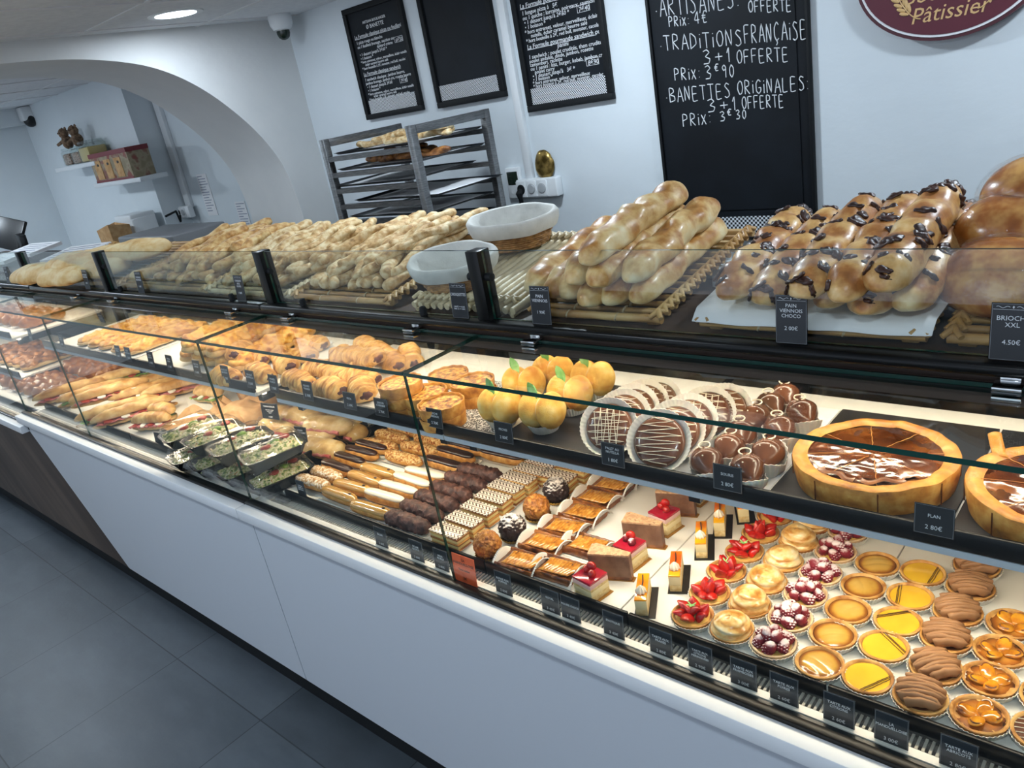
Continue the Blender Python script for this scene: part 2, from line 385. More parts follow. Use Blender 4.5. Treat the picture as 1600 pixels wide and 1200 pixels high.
menu_text(m1, .2215, .534, [('ARTISAN BOULANGER', 0, .452, .85, 'CENTER'), ('Ø BANETTE', 0, .428, 1.25, 'CENTER'),
    ('La Formule classique pizza ou feuilleté', -.175, .396, 1.15, A), ('_', -.175, .386, .35, A), ('1 pizza rouge ou blanche', -.17, .369, 1, A), ('ou 1 feuilleté fromage, saucisse ou', -.17, .349, 1, A), ('épinard crème', -.02, .331, 1, A),
    ('6€50', .125, .335, 1.2, A), ('[', .118, .325, (.06, .024), A), ('• 1 dessert jusqu\'à 2€60 *', -.165, .312, 1, A), ('• 1 boisson *', -.165, .294, .95, A), ('* hors entremet, velour, merveilleux, éclair nutella,', -.17, .277, .85, A),
    ('éclair caramel beurre salé', -.14, .262, .85, A), ('* hors bouteille à 2€, monster, red bull, cacolac', -.17, .246, .85, A),
    ('La Formule classique sandwich', -.17, .219, 1.15, A), ('_', -.17, .209, .29, A), ('1 sandwich classique : jambon beurre,', -.17, .192, 1, A), ('jambon fromage, jambon cru, rosette beurre', -.17, .174, .95, A),
    ('• 1 dessert jusqu\'à 2€60', -.165, .156, 1, A), ('7€40', .10, .152, 1.1, A), ('[', .093, .142, (.055, .024), A), ('• 1 boisson *', -.165, .139, .95, A), ('* hors entremet, velour, merveilleux, éclair nutella', -.17, .121, .85, A), ('éclair caramel beurre salé', -.13, .108, .85, A), ('* hors bouteille à 2€, monster, red bull, cacolac', -.17, .099 - .004, .8, A)], .0205)
m2 = board('menu_board', 'framed black menu board left blank above the tray rack', -2.886, -2.443, 1.750, 2.290, .026, (.03, .098, .03, .04))
letters('Ø BANETTE', .02, M['chalk'], m2, (0, -.0138, .455))
m3 = board('menu_board', 'framed black menu board with handwritten formulas nearest the big chalkboard', -2.330, -1.878, 1.668, 2.205, .026, (.028, .094, .028, .03))
menu_text(m3, .226, .537, [('ARTISAN BOULANGER', 0, .475, .85, 'CENTER'), ('Ø BANETTE', 0, .452, 1.25, 'CENTER'), ('La Formule gourmande', -.185, .418, 1.2, A), ('_', -.185, .408, .24, A), ('1 longue pizza à   5€', -.18, .391, 1.05, A),
    ('ou 1 quiche : lorraine, poireaux, saumon', -.18, .372, 1.05, A), ('• 1 dessert jusqu\'à 2€60 *', -.175, .354, 1.05, A), ('7€40', .11, .352, 1.15, A), ('[', .103, .341, (.06, .026), A), ('• 1 boisson *', -.175, .336, 1.0, A),
    ('* hors entremet, velour, merveilleux, éclair', -.18, .317, 1, A), ('nutella, éclair caramel beurre salé', -.15, .300, 1, A), ('* hors bouteille à 2€, red bull, monster, cacolac', -.18, .283, .95, A),
    ('La Formule gourmande sandwich ou', -.18, .259, 1.2, A), ('_', -.18, .249, .36, A), ('panini', -.02, .241, 1.15, A), ('1 sandwich : poulet crudités, thon crudités', -.18, .219, 1.05, A), ('poulet andalou, dinde, jambon, rosette', -.18, .203, 1, A), ('camembert, raclette', -.18, .188, 1, A),
    ('ou 1 panini : kiss, burger, kebab, jambon cru', -.18, .172, 1.05, A), ('poulet curry', -.16, .157, 1, A), ('8€90', .12, .152, 1.15, A), ('[', .113, .141, (.06, .027), A), ('• 1 dessert jusqu\'à   3€ *', -.175, .142, 1.05, A), ('• 1 boisson *', -.175, .128, .95, A), ('* hors entremet, velour, merveilleux', -.18, .114, .95, A), ('* hors boisson à 2€, red bull, monster, cacolac', -.18, .101, .9, A)], .0215)
# big chalkboard, written by hand with a stroke alphabet
G = {'A': [[(0, 0), (.3, 1), (.6, 0)], [(.12, .38), (.5, .4)]], 'B': [[(0, 0), (0, 1), (.4, .95), (.45, .72), (.05, .53), (.5, .4), (.52, .12), (0, 0)]], 'D': [[(0, 0), (.02, 1), (.45, .75), (.5, .3), (0, 0)]],
     'E': [[(.45, 1), (0, 1), (0, 0), (.48, .02)], [(0, .5), (.4, .52)]], 'F': [[(.5, 1), (0, .97), (0, 0)], [(0, .5), (.4, .53)]], 'G': [[(.52, .85), (.3, 1), (.05, .75), (.05, .2), (.3, 0), (.52, .2), (.52, .42), (.3, .42)]],
     'I': [[(.1, 0), (.1, .8)], [(.1, .95), (.11, 1)]], 'L': [[(0, 1), (0, 0), (.45, .02)]], 'N': [[(0, 0), (.02, 1), (.45, .03), (.48, 1)]], 'O': [[(.3, 1), (.08, .8), (.02, .4), (.2, .03), (.45, .1), (.58, .5), (.48, .9), (.3, 1)]],
     'P': [[(0, 0), (.02, 1), (.42, .92), (.45, .62), (.03, .48)]], 'R': [[(0, 0), (.02, 1), (.42, .92), (.42, .62), (.05, .48), (.5, 0)]], 'S': [[(.45, .9), (.2, 1), (.05, .8), (.4, .45), (.45, .15), (.2, 0), (0, .1)]],
     'T': [[(-.05, 1), (.55, .98)], [(.25, 1), (.27, 0)]], 'X': [[(0, 0), (.45, .8)], [(0, .8), (.45, 0)]], 'C': [[(.5, .85), (.3, 1), (.05, .7), (.05, .25), (.25, 0), (.5, .12)]],
     'Ç': [[(.5, .85), (.3, 1), (.05, .7), (.05, .25), (.25, 0), (.5, .12)], [(.25, 0), (.33, -.12), (.2, -.25)]], '0': [[(.25, 1), (.05, .7), (.05, .25), (.25, 0), (.45, .3), (.45, .75), (.25, 1)]], '1': [[(0, .65), (.28, 1), (.28, 0)]],
     '3': [[(0, .9), (.25, 1), (.42, .8), (.15, .53), (.45, .35), (.35, .05), (0, .02)]], '4': [[(.35, 0), (.33, 1), (0, .3), (.5, .32)]], '9': [[(.42, .7), (.2, .55), (.05, .8), (.25, 1), (.43, .8), (.4, 0)]], '+': [[(0, .4), (.5, .42)], [(.25, .15), (.25, .68)]],
     ':': [[(.08, .7), (.09, .66)], [(.08, .2), (.09, .16)]], '.': [[(.05, .35), (.07, .3)]], '€': [[(.5, .95), (.25, 1), (.08, .6), (.15, .05), (.45, .08)], [(-.03, .62), (.35, .64)], [(-.03, .42), (.33, .44)]], 'i': [[(.1, 0), (.1, .65)], [(.1, .85), (.11, .9)]]}
bb = board('chalkboard', 'tall black chalkboard listing baguette offers in white chalk', -1.687, -1.083, 1.088, 2.25, .012)
MB().box(-.265, -.016, .115, .255, -.0125, 1.15).build('writing_panel', M['slate'], bb, smooth=0)
MB().box(-.225, -.014, .004, .296, -.0125, .088).build('houndstooth_band', M['checkerb'], bb, smooth=0)
def chalk(s, a, b, hgt, th=.0018):
    A0, B0 = PY(a[0], a[1], YW - .017), PY(b[0], b[1], YW - .017); d = B0 - A0; ws = []
    for c in s: ws.append(.35 if c in ' .:' else .32 if c in 'Ii1' else .74)
    k = d.length / sum(ws); x = 0; m = MB(); r2 = random.Random(len(s)); d.normalize()
    for c, w in zip(s, ws):
        j = r2.uniform(-.05, .05)
        for st in G.get(c, []):
            pts = [A0 - bb.location + d * ((x + px * min(1, w * 1.2)) * k) + Vector((0, 0, (pz + j) * hgt)) for px, pz in st]
            if len(pts) > 2:
                sp = []
                for i in range(len(pts) - 1):
                    p0, p1, p2, p3 = pts[max(i - 1, 0)], pts[i], pts[i + 1], pts[min(i + 2, len(pts) - 1)]
                    for q in range(4):
                        u = q / 4; sp.append(.5 * ((2 * p1) + (p2 - p0) * u + (2 * p0 - 5 * p1 + 4 * p2 - p3) * u * u + (3 * p1 - p0 - 3 * p2 + p3) * u ** 3) * .5 + (p1.lerp(p2, u)) * .5)
                pts = sp + [pts[-1]]
            m.tube(pts, th, 6, sz=1, up=(0, 1, 0))
        x += w
    m.build('chalk_lettering', M['chalk'], bb)
chalk('.ARTISANES:', (1026, 27), (1160, 12), .062); chalk('OFFERTE', (1170, 19), (1240, 17), .036); chalk('PRiX:', (1046, 42), (1080, 40), .034); chalk('4€', (1086, 38), (1110, 36), .040)
chalk('4', (1165, 3), (1185, 1), .055)
chalk('.TRADiTiONS', (1033, 80), (1165, 70), .052); chalk('FRANÇAiSE:', (1164, 68), (1270, 60), .058); chalk('3+1', (1100, 100), (1145, 96), .048); chalk('OFFERTE', (1152, 99), (1236, 95), .044)
chalk('PRiX:', (1055, 126), (1098, 124), .042); chalk('3', (1103, 123), (1118, 122), .046); chalk('€', (1117, 111), (1127, 110), .024); chalk('90', (1129, 122), (1152, 121), .042)
chalk('.BANETTES', (1042, 160), (1146, 152), .050); chalk('ORiGiNALES:', (1153, 148), (1268, 141), .046); chalk('3+1', (1107, 175), (1154, 171), .046); chalk('OFFERTE', (1160, 170), (1228, 167), .042)
chalk('PRiX:', (1068, 198), (1115, 194), .044); chalk('3', (1126, 189), (1138, 188), .034); chalk('€', (1137, 180), (1147, 180), .022); chalk('30', (1151, 187), (1170, 186), .032)
# ---------------------------------------------------------------- oval shop sign
M['wine'] = mat('sign_wine_red', '#5a1a2a', rough=.4); M['signgold'] = mat('sign_gold', '#d9b27a', rough=.4); M['wine2'] = mat('sign_rim', '#4a1420', rough=.35)
sg = thing('shop_sign', 'oval wine red wall sign with gold Pâtissier lettering and wheat ears', 'sign', (-.662, 2.752, 1.895))
def oval(a, b, y, d, name, m):
    q = MB(); n = 64; q.prism([(a * math.cos(2 * PI * i / n), b * math.sin(2 * PI * i / n)) for i in range(n)], y, y + d); q.build(name, m, sg, smooth=40)
oval(.262, .205, 0, .045, 'rim', M['wine2']); oval(.252, .195, -.003, .006, 'white_line', M['paper']); oval(.245, .188, -.005, .006, 'face', M['wine'])
letters('Boulanger', .062, M['signgold'], sg, (0, -.0065, -.072), shear=.25); letters('Pâtissier', .062, M['signgold'], sg, (.0, -.0065, -.128), shear=.25)
letters('Artisan', .055, M['signgold'], sg, (0, -.0065, .04), shear=.25)
for s in (-1, 1):
    w = MB(); 
    pts = [Vector((s * (.03 + .12 * t + .02), -.007, -.165 + .0 + .15 * t * t)) for t in [i / 10 for i in range(11)]]
    pts = [Vector((s * (.075 + .10 * t), -.007, -.135 + .16 * t ** 1.8)) for t in [i / 12 for i in range(13)]]
    w.tube(pts, .0018, 6)
    for i in range(4, 13):
        for e in (-1, 1):
            d = (pts[i] - pts[i - 1]).normalized(); nn = Vector((-d.z, 0, d.x)) * e
            c = pts[i] + nn * .010 + d * .008; w.blob((0, 0, 0), (.014, .003, .0055), 2, M=Matrix.Translation(c) @ Matrix.Rotation(-math.atan2((d + nn * .6).z, (d + nn * .6).x), 4, 'Y'))
    w.build('wheat_ear', M['signgold'], sg)
# ---------------------------------------------------------------- sockets, thermostat, gold plaque
def socket(label, x0, z0, n, w, y=YW, plug=0):
    t = thing('socket_block', label, 'electrical socket', (x0, y, z0)); W = n * w
    MB().rbox(0, -.045, 0, W + .05, -.001, .085, .006, 3).build('body', M['plastic'], t)
    for i in range(n):
        c = w * (i + .5)
        o = MB().rbox(c - w / 2 + .003, -.051, .006, c + w / 2 - .003, -.044, .079, .003).build('cover_plate', M['plastic'], t)
        MB().lathe([(.023, 0), (.021, -.004), (.019, .004), (0, .0045)], 28, M=T(c, -.0515, .0425, PI / 2)).build('outlet', M['greyo'] if i != plug else M['blackm'], o)
    return t
socket('white triple wall socket block with a black plug in its left outlet', -2.452, 1.300, 3, .062)
t = tag(MB().tube([(-2.425, 2.752, 1.335), (-2.425, 2.735, 1.325), (-2.42, 2.735, 1.29), (-2.42, 2.74, 1.24), (-2.415, 2.75, 1.1), (-2.41, 2.76, .8), (-2.41, 2.76, .02)], [.017, .017, .011, .005, .004, .004, .004], 10).build('power_cable', M['blackm']), 'black power cable with plug hanging from the triple wall socket', 'cable')
t = thing('thermostat', 'white wall thermostat with a dark screen beside the sockets', 'thermostat', (-2.485, YW, 1.30))
MB().rbox(-.042, -.022, 0, .042, -.001, .14, .004).build('body', M['plastic'], t); MB().rbox(-.033, -.0235, .062, .030, -.02, .122, .001).build('screen', M['screen'], t); MB().lathe([(.009, 0), (.008, -.003), (0, -.003)], 18, M=T(-.012, -.0225, .03, PI / 2)).build('button', M['plastic'], t)
t = thing('wall_plaque', 'small gold domed oval plaque on the wall above the sockets', 'plaque', (-2.292, YW, 1.437))
MB().blob((0, -.012, 0), (.053, .02, .066), 4, .004, 40).build('dome', mat('old_gold', [(.3, '#5d4a20'), (.7, '#b89a58')], 30, rough=.3, metal=.7), t)
# ---------------------------------------------------------------- display cases
M['glass'] = glass('clear_glass'); M['gedge'] = mat('glass_edge', '#0d3b33', rough=.12, coat=.5)
M['rear'] = mat('dark_rear_glass', '#16191b', rough=.08)
M['lip'] = mat('black_lip', '#08090a', rough=.3, spec=.28)
M['vent'] = mat('vent_bar', '#b9b3a6', rough=.4)
M['led'] = emis('led_tube', '#ffe8c8', 8)
M['reflband'] = mat('dark_reflection', '#23282d', rough=.3); M['sstrip'] = mat('shelf_strip', '#b7c0c9', rough=.4)
YG, ZL, ZD, ZS, YS, ZT = .92, .785, .79, 1.05, 1.10, 1.325
def pane(t, name, x0, y0, z0, x1, y1, z1, thin):
    m = MB(); m.box(x0, y0, z0, x1, y1, z1); ed = {'y': (0, 1, 4, 5), 'z': (2, 3, 4, 5)}[thin]   # box faces: bottom, top, front, back, left, right
    m.m = [1 if i in ed else 0 for i in range(6)]
    return m.build(name, [M['glass'], M['gedge']], t, smooth=0)
def led(t, x0, x1, y, z, w, name='light_strip'):
    MB().box(x0, y - .006, z, x1, y + .006, z + .006).build(name, M['led'], t, smooth=0)
    n = max(1, round((x1 - x0) / 1.0)); L = (x1 - x0) / n
    for i in range(n):
        l = bpy.data.lights.new('strip_light', 'AREA'); l.shape = 'RECTANGLE'; l.size = L; l.size_y = .012; l.energy = w * L; l.color = (1, .87, .68)
        o = bpy.data.objects.new('strip_light', l); COL.objects.link(o); o.parent = t; o.location = (x0 + L * (i + .5), y, z - .001)
def shelf(t, x0, x1, z=ZS, y0=YS, y1=1.565):
    s = MB().rbox(x0, y0, z - .012, x1, y1, z, .002).build('shelf', M['deck'], t)
    MB().rbox(x0, y0 - .010, z + .001, x1, y0 - .001, z + .034, .003).build('price_rail', M['lip'], s)
    MB().box(x0, y0 - .009, z - .012, x1, y0 - .0005, z).build('edge_strip', M['sstrip'], s, smooth=0)
    for x in (x0 + .05, (x0 + x1) / 2, x1 - .05): MB().prism([(x - .012, z - .012), (x + .012, z - .012), (x + .012, z - .05), (x - .012, z - .05)], y0 + .03, y1).build('bracket', M['blackm'], s, smooth=0)
def case(name, label, x0, x1, joints, posts, hinges, lips, shelves, panel, zl=ZL, deckx=None):
    t = thing(name, label, 'display case', (0, 0, 0))
    for pn, poly, m in panel: MB().prism(poly, .90, .918).build(pn, m, t, smooth=0)
    MB().box(x0, .928, 0, x1, 1.75, .11).build('toe_kick', M['blackm'], t, smooth=0)
    MB().rbox(x0, .865, zl - .036, x1 - .003, .9, zl, .003).build('ledge', M['white'], t)
    MB().box(x0, .92, .11, x1, 1.80, zl - .04).build('carcass', M['blackm'], t, smooth=0)
    MB().rbox(x0, .897, zl - .03, x1, .916, zl + .008, .003).build('base_rail', M['lip'], t)
    MB().box(x0, .916, zl - .036, x1, 1.76, zl - .016).build('well_floor', M['deck'], t, smooth=0)
    MB().box(x0, .9165, zl - .0162, x1, .9405, zl - .0125).build('reflection_band', M['reflband'], t, smooth=0)  # dark strip painting in the grey reflection behind the front glass foot
    MB().box(x0 + .02, .941, zl - .016, x1 - .02, .957, zl - .0105).build('white_strip', M['deck'], t, smooth=0)
    v = MB(); v.box(x0 + .03, .9575, zl - .016, x1 - .03, .985, zl - .0135)
    x = x0 + .035
    while x < min(x1, .3) - .04: v.box(x, .958, zl - .0135, x + .0042, .9845, zl - .0105, 1); x += .0095
    v.build('vent_grille', [M['blackm'], M['vent']], t, smooth=0)
    for a, b in lips: MB().rbox(a, .985, zl - .016, b, .993, zl + .022, .002).build('front_lip', M['lip'], t)
    for a, b in zip(deckx, deckx[1:]): MB().rbox(a + .0012, .9945, zl - .004, b - .0012, 1.70, zl + .005, .0015).build('deck_tray', M['deck'], t)
    js = [x0] + joints + [x1]
    for a, b in zip(js, js[1:]):
        pane(t, 'front_glass', a + .001, YG - .003, zl - .010, b - .001, YG + .003, 1.292, 'y')
        pane(t, 'top_glass', a + .001, YG - .005, 1.2925, b - .001, 1.143, 1.3005, 'z')
    MB().rbox(x0, 1.143, 1.284, x1, 1.158, 1.2975, .004).build('hinge_bar', M['lip'], t)
    MB().box(x0, 1.158, 1.262, x1, 1.176, 1.313).build('fascia', M['walnut'], t, smooth=0)
    MB().rbox(x0, 1.132, 1.313, x1, 1.172, 1.333, .008, 3).build('rail', M['lip'], t)
    MB().box(x0, 1.172, 1.300, x1, 1.80, ZT).build('top_shelf', M['walnut'], t, smooth=0)
    MB().box(x0, 1.178, 1.270, x1, 1.76, 1.2995).build('light_housing', M['blackm'], t, smooth=0)
    MB().box(x0, 1.735, zl, x1, 1.755, 1.2995).build('rear_door', M['rear'], t, smooth=0)
    for x in hinges:
        h = MB(); h.rbox(x - .018, 1.118, 1.3007, x + .018, 1.147, 1.306, .0015); h.rbox(x - .013, 1.145, 1.297, x + .013, 1.159, 1.313, .002); h.rbox(x - .018, 1.118, 1.285, x + .018, 1.147, 1.2920, .0015)
        h.build('hinge', M['chrome'], t)
    for x in posts:
        p = MB().rbox(x - .018, 1.147, 1.331, x + .018, 1.186, 1.487, .002).build('guard_post', M['lip'], t)
        k = MB(); k.tube([(x - .034, 1.163, 1.428), (x + .034, 1.163, 1.428)], .009, 12); k.build('clamp_knob', M['blackm'], p)
    ps = [x0 - .017] + posts + [x1 + .017]
    for a, b in zip(ps, ps[1:]): pane(t, 'guard_glass', a + .0185, 1.1605, 1.334, b - .0185, 1.1665, 1.4855, 'y')
    led(t, x0 + .03, x1 - .03, 1.205, 1.263, LEDT * .45); led(t, x0 + .03, x1 - .03, 1.46, 1.263, LEDT * .6)
    for a, b, z in shelves:
        shelf(t, a, b, z); led(t, a + .02, b - .02, 1.135, z - .022, LEDM)
    return t
LEDT, LEDM = 3.7, 2.55
px = lambda u, v: PY(u, v, 1.16).x
posts = [px(742, 395), px(405, 395), px(150, 395), px(28, 393)]
hx = [PY(u, v, 1.14).x for u, v in ((1578, 590), (833, 527), (645, 507), (452, 491), (365, 487), (178, 467), (118, 458))]
seam = -2.088
X1 = .75
lipb = sorted([PZ(978, 966, .80).x, PZ(762, 878, .80).x, PZ(1288, 1082, .80).x])
lp = [-2.0] + lipb + [X1 - .02]
case('display_case', 'nearest glass display case with white front, filled with cakes and tarts', seam, X1, [-1.207, .05], [posts[0], .25], [h for h in hx if h > seam],
     [(a + .002, b - .002) for a, b in zip(lp, lp[1:])], [(-2.075, -1.342, ZS), (-1.338, -.05, ZS), (-.046, X1 - .02, ZS)], [('front_panel', [(seam + .002, .11), (X1, .11), (X1, .75), (seam + .002, .75)], M['panel'])], deckx=[-2.03, -1.62, -1.22, -.815, -.41, 0, .41, X1 - .02])
case('display_case', 'middle glass display case with sandwiches, its white front cut on a slant', -4.105, seam, [-3.328], [posts[1], posts[2]], [h for h in hx if -4.1 < h < seam],
     [(-4.06, -3.10), (-3.09, -2.62), (-2.615, -2.14)], [(-4.09, -2.2, ZS)], [('front_panel', [(-4.19, .755), (-3.476, .11), (seam - .002, .11), (seam - .002, .755)], M['panel'])], deckx=[-4.06, -3.4, -2.75, -2.13])
case('display_case', 'far glass display case with dark wood front and a lower ledge', -6.7, -4.107, [-5.4], [posts[3], -5.9], [-4.6, -5.8],
     [(-6.6, -4.16)], [(-6.6, -4.58, ZS), (-6.6, PY(34, 590, 1.10).x, PY(34, 590, 1.10).z)], [('front_panel', [(-6.7, .715), (-4.148, .715), (-3.478, .11), (-6.7, .11)], M['walnutp'])], zl=.724, deckx=[-6.6, -5.4, -4.16])
t = tag(MB().rbox(-2.108, .996, .772, -2.094, 1.70, .832, .002).build('case_divider', M['lip']), 'black upright divider strip between the salads and the éclairs', 'divider')
# ---------------------------------------------------------------- food materials
M['crust'] = mat('pale_golden_crust', [(.2, '#e3c48a'), (.5, '#c98f47'), (.8, '#9a5a22')], 28, 4, .5, .25, 60, nzw=.18)
M['short'] = mat('shortcrust', [(.25, '#d9ac66'), (.55, '#c28a45'), (.85, '#8c5422')], 45, 3, .6, .3, 160)
M['shortp'] = mat('pale_shortcrust', [(.25, '#ecd0a8'), (.8, '#d3a878')], 45, 3, .6, .3, 160)
M['cup'] = mat('baking_paper_cup', '#f3ece0', rough=.7, sss=.1)
M['straw'] = mat('strawberry_flesh', [(.2, '#d62a10'), (.55, '#b00f0a'), (.9, '#74080a')], 60, 3, .25, .3, 180, coat=.4)
M['leaf'] = mat('green_leaf', [(.3, '#6fae55'), (.7, '#a5d688')], 40, rough=.5)
M['custard'] = mat('custard', '#e8c065', rough=.3, coat=.4)
def dusted(name, base, dust, amt):
    m, nt, b, out = newmat(name); ge = N(nt, 'NewGeometry'); sp = N(nt, 'SeparateXYZ'); nt.links.new(ge.outputs['Normal'], sp.inputs[0])
    f = mth(nt, 'ADD', mth(nt, 'MULTIPLY', sp.outputs[2], .55), mth(nt, 'MULTIPLY', nz(nt, 55, 3), 1.0))
    nt.links.new(ramp(nt, f, [(amt, base), (amt + .22, dust)]), b.inputs['Base Color']); b.inputs['Roughness'].default_value = .55; return m
M['rasp'] = dusted('sugared_raspberry', '#7d1224', '#ead8d8', .80)
M['merin'] = mat('toasted_meringue', [(.25, '#f3e2b8'), (.48, '#e6bd74'), (.66, '#c2853a'), (.9, '#7e4816')], 30, 3, .3, .2, 60, coat=.5, stretch=(1, 1, 3))
M['lemon'] = mat('lemon_curd', [(.3, '#f0c236'), (.8, '#e6ae2a')], 14, rough=.12, coat=.9)
M['choc'] = mat('dark_chocolate_icing', [(.3, '#2b1712'), (.7, '#3a2019')], 25, rough=.28, coat=.3)
M['milk'] = mat('milk_chocolate', [(.3, '#5a3524'), (.7, '#74472f')], 18, rough=.25, coat=.45, bump=.1, bscale=60)
M['white_choc'] = mat('white_chocolate', '#f3e6cc', rough=.35)
M['pear'] = mat('pear_filling', [(.12, '#d6b060'), (.36, '#c6983f'), (.58, '#945a20'), (.9, '#552c10')], 20, 3, .2, .2, 60, radial=.037, coat=.7)
M['mandu'] = mat('coffee_cream', [(.3, '#936842'), (.7, '#a87a52')], 30, rough=.55)
M['apricot'] = mat('baked_apricot', [(.25, '#e6a326'), (.55, '#c97a14'), (.8, '#6b340c')], 40, 3, .14, .2, 90, coat=.9)
M['apcust'] = mat('apricot_custard', [(.12, '#d9993c'), (.4, '#a8641f'), (.75, '#4a2410')], 25, 3, .25, .2, 90, radial=.040, coat=.6)
M['choux'] = mat('choux_pastry', [(.2, '#dba85c'), (.55, '#c4863c'), (.85, '#94591f')], 60, 4, .55, .35, 120)
M['coffee'] = mat('coffee_icing', [(.3, '#b88748'), (.7, '#c4964f')], 14, rough=.12, coat=.9)
M['icewhite'] = mat('white_icing', '#f0e4cd', rough=.25, coat=.4)
M['pral'] = mat('praline_crumb', [(.3, '#eccd92'), (.5, '#d9a55c'), (.66, '#a45a20'), (.8, '#7d3c12')], 150, 2, .7, .8, 150)
M['sugar'] = mat('chopped_sugar_nut', [(.35, '#f1e6d6'), (.5, '#d6b182'), (.7, '#a9753c')], 170, 2, .7, .9, 160)
M['flake'] = mat('chocolate_flakes', [(.3, '#38201a'), (.55, '#56342a'), (.8, '#7a5142')], 70, 3, .6, .9, 90)
M['puff'] = mat('puff_pastry_layers', [(.3, '#d9a95f'), (.5, '#b97a34'), (.7, '#8d5421')], 60, 3, .65, .6, 120, stretch=(.25, .25, 3))
M['cream'] = mat('pastry_cream', '#e9d08a', rough=.45)
def chevron():
    m, nt, b, out = newmat('feathered_icing'); tc = N(nt, 'TexCoord'); sp = N(nt, 'SeparateXYZ'); nt.links.new(tc.outputs['Object'], sp.inputs[0])
    zz = mth(nt, 'PINGPONG', mth(nt, 'MULTIPLY', sp.outputs[1], 1), .0085)
    f = mth(nt, 'FRACT', mth(nt, 'ADD', mth(nt, 'MULTIPLY', sp.outputs[0], 85), mth(nt, 'ADD', mth(nt, 'MULTIPLY', zz, 105), mth(nt, 'MULTIPLY', nz(nt, 60, 2), .5))))
    nt.links.new(ramp(nt, f, [(.0, '#f3e6d4'), (.46, '#f0e0cc'), (.56, '#57301c'), (.80, '#57301c'), (.92, '#f3e6d4')]), b.inputs['Base Color']); b.inputs['Roughness'].default_value = .25; return m
M['chev'] = chevron()
M['almond'] = mat('toasted_almond_flakes', [(.3, '#c98a38'), (.55, '#a86522'), (.8, '#6e3a12')], 120, 3, .5, 1, 130, coat=.2)
M['chflake'] = dusted('dusted_chocolate_flakes', '#2c1813', '#e8dfd8', .78)
M['apple'] = mat('glazed_apple', [(.2, '#e2a94e'), (.55, '#c57f2a'), (.9, '#6f3510')], 80, 3, .16, .3, 90, coat=.9)
M['burnt'] = mat('caramelised_pastry', [(.3, '#9a5c24'), (.6, '#6e3a17'), (.85, '#3d1d0d')], 40, 3, .3, .4, 90, coat=.4)
M['mousse'] = mat('chocolate_mousse', [(.3, '#6a4632'), (.7, '#85604a')], 35, 3, .55, .3, 60)
M['moussetop'] = mat('piped_mousse_top', [(.35, '#b58b66'), (.6, '#d2ab84'), (.8, '#8b6044')], 90, 2, .5, .6, 130)
M['jelly'] = mat('red_fruit_jelly', '#a80d2c', rough=.06, coat=1)
M['pink'] = mat('pink_mousse', '#e3b9b3', rough=.5); M['sponge'] = mat('sponge_cake', [(.3, '#e3cd98'), (.7, '#cfae72')], 120, 2, .8, .4, 200)
M['mango'] = mat('mango_glaze', [(.3, '#f5b50f'), (.55, '#f59a0a'), (.75, '#e8590e')], 16, 1, .08, coat=1)
M['vanil'] = mat('vanilla_mousse', '#ecd9a6', rough=.5)
M['card'] = mat('black_card', '#1b1a18', rough=.45); M['gcard'] = mat('gold_card', '#b98a45', rough=.3, metal=.6)
M['caramel'] = mat('flan_caramel_skin', [(.15, '#8f5424'), (.5, '#6a3617'), (.8, '#45200e'), (1, '#240e08')], 16, 3, .1, .05, 60, coat=1, nw=1.2)
M['flanside'] = mat('flan_crust', [(.2, '#e8b765'), (.5, '#cf8f3c'), (.85, '#9a5b20')], 38, 3, .5, .3, 90, nzw=.1)
M['flanrim'] = mat('flan_baked_rim', [(.2, '#e9ab4c'), (.55, '#d08a34'), (.9, '#95531f')], 34, 4, .45, .4, 90, coat=.1)
M['quiche'] = mat('quiche_filling', [(.2, '#f0d070'), (.42, '#dfa546'), (.58, '#a9652a'), (.78, '#4c2414')], 85, 4, .45, .7, 90)
M['peach'] = mat('sugared_brioche', [(.2, '#f3d68c'), (.5, '#edbc5e'), (.85, '#d69244')], 30, 2, .75, .5, 420, nzw=.1, spec=.2)
M['brioche'] = mat('glazed_brown_brioche', [(.2, '#dca55c'), (.45, '#b06a2a'), (.75, '#7a3f14'), (1, '#4c230b')], 15, 4, .25, .15, 40, nzw=-.14, coat=.4, nw=1.5)
M['vien'] = mat('milk_bread_crust', [(.2, '#efdfb2'), (.48, '#e0be80'), (.72, '#b8803e'), (1, '#7a461e')], 22, 4, .42, .35, 45, nzw=.16, coat=.12)
M['vienc'] = mat('chocolate_milk_bread_crust', [(.2, '#efd6a2'), (.46, '#d9ad6c'), (.7, '#a96e38'), (1, '#70401c')], 22, 4, .36, .35, 45, nzw=.14, coat=.1)
M['chip'] = mat('chocolate_chunk', [(.3, '#2b1610'), (.7, '#46281c')], 60, rough=.4)
M['stick'] = mat('herb_bread_twist', [(.2, '#ecdcb6'), (.45, '#dcc496'), (.64, '#c49d66'), (.88, '#8a6438')], 48, 4, .65, .35, 110, nzw=.08)
M['stick2'] = mat('cheese_bread_twist', [(.2, '#ecd7a4'), (.45, '#dcb87c'), (.66, '#c08e50'), (.9, '#84562c')], 42, 4, .6, .35, 90, nzw=.08)
M['rustic'] = mat('floured_flat_bread', [(.2, '#ecd6a6'), (.5, '#dcb678'), (.8, '#bf8540')], 18, 4, .7, .3, 50, nzw=-.12)
M['focac'] = mat('baked_cheese_top', [(.2, '#f2cd74'), (.45, '#e3aa48'), (.65, '#c57e2a'), (.85, '#8e4a1a')], 40, 5, .5, .9, 40)
M['olive'] = mat('dark_pie_top', [(.3, '#c98a4a'), (.55, '#8d5a30'), (.85, '#4c2c18')], 30, 4, .5, .7, 40)
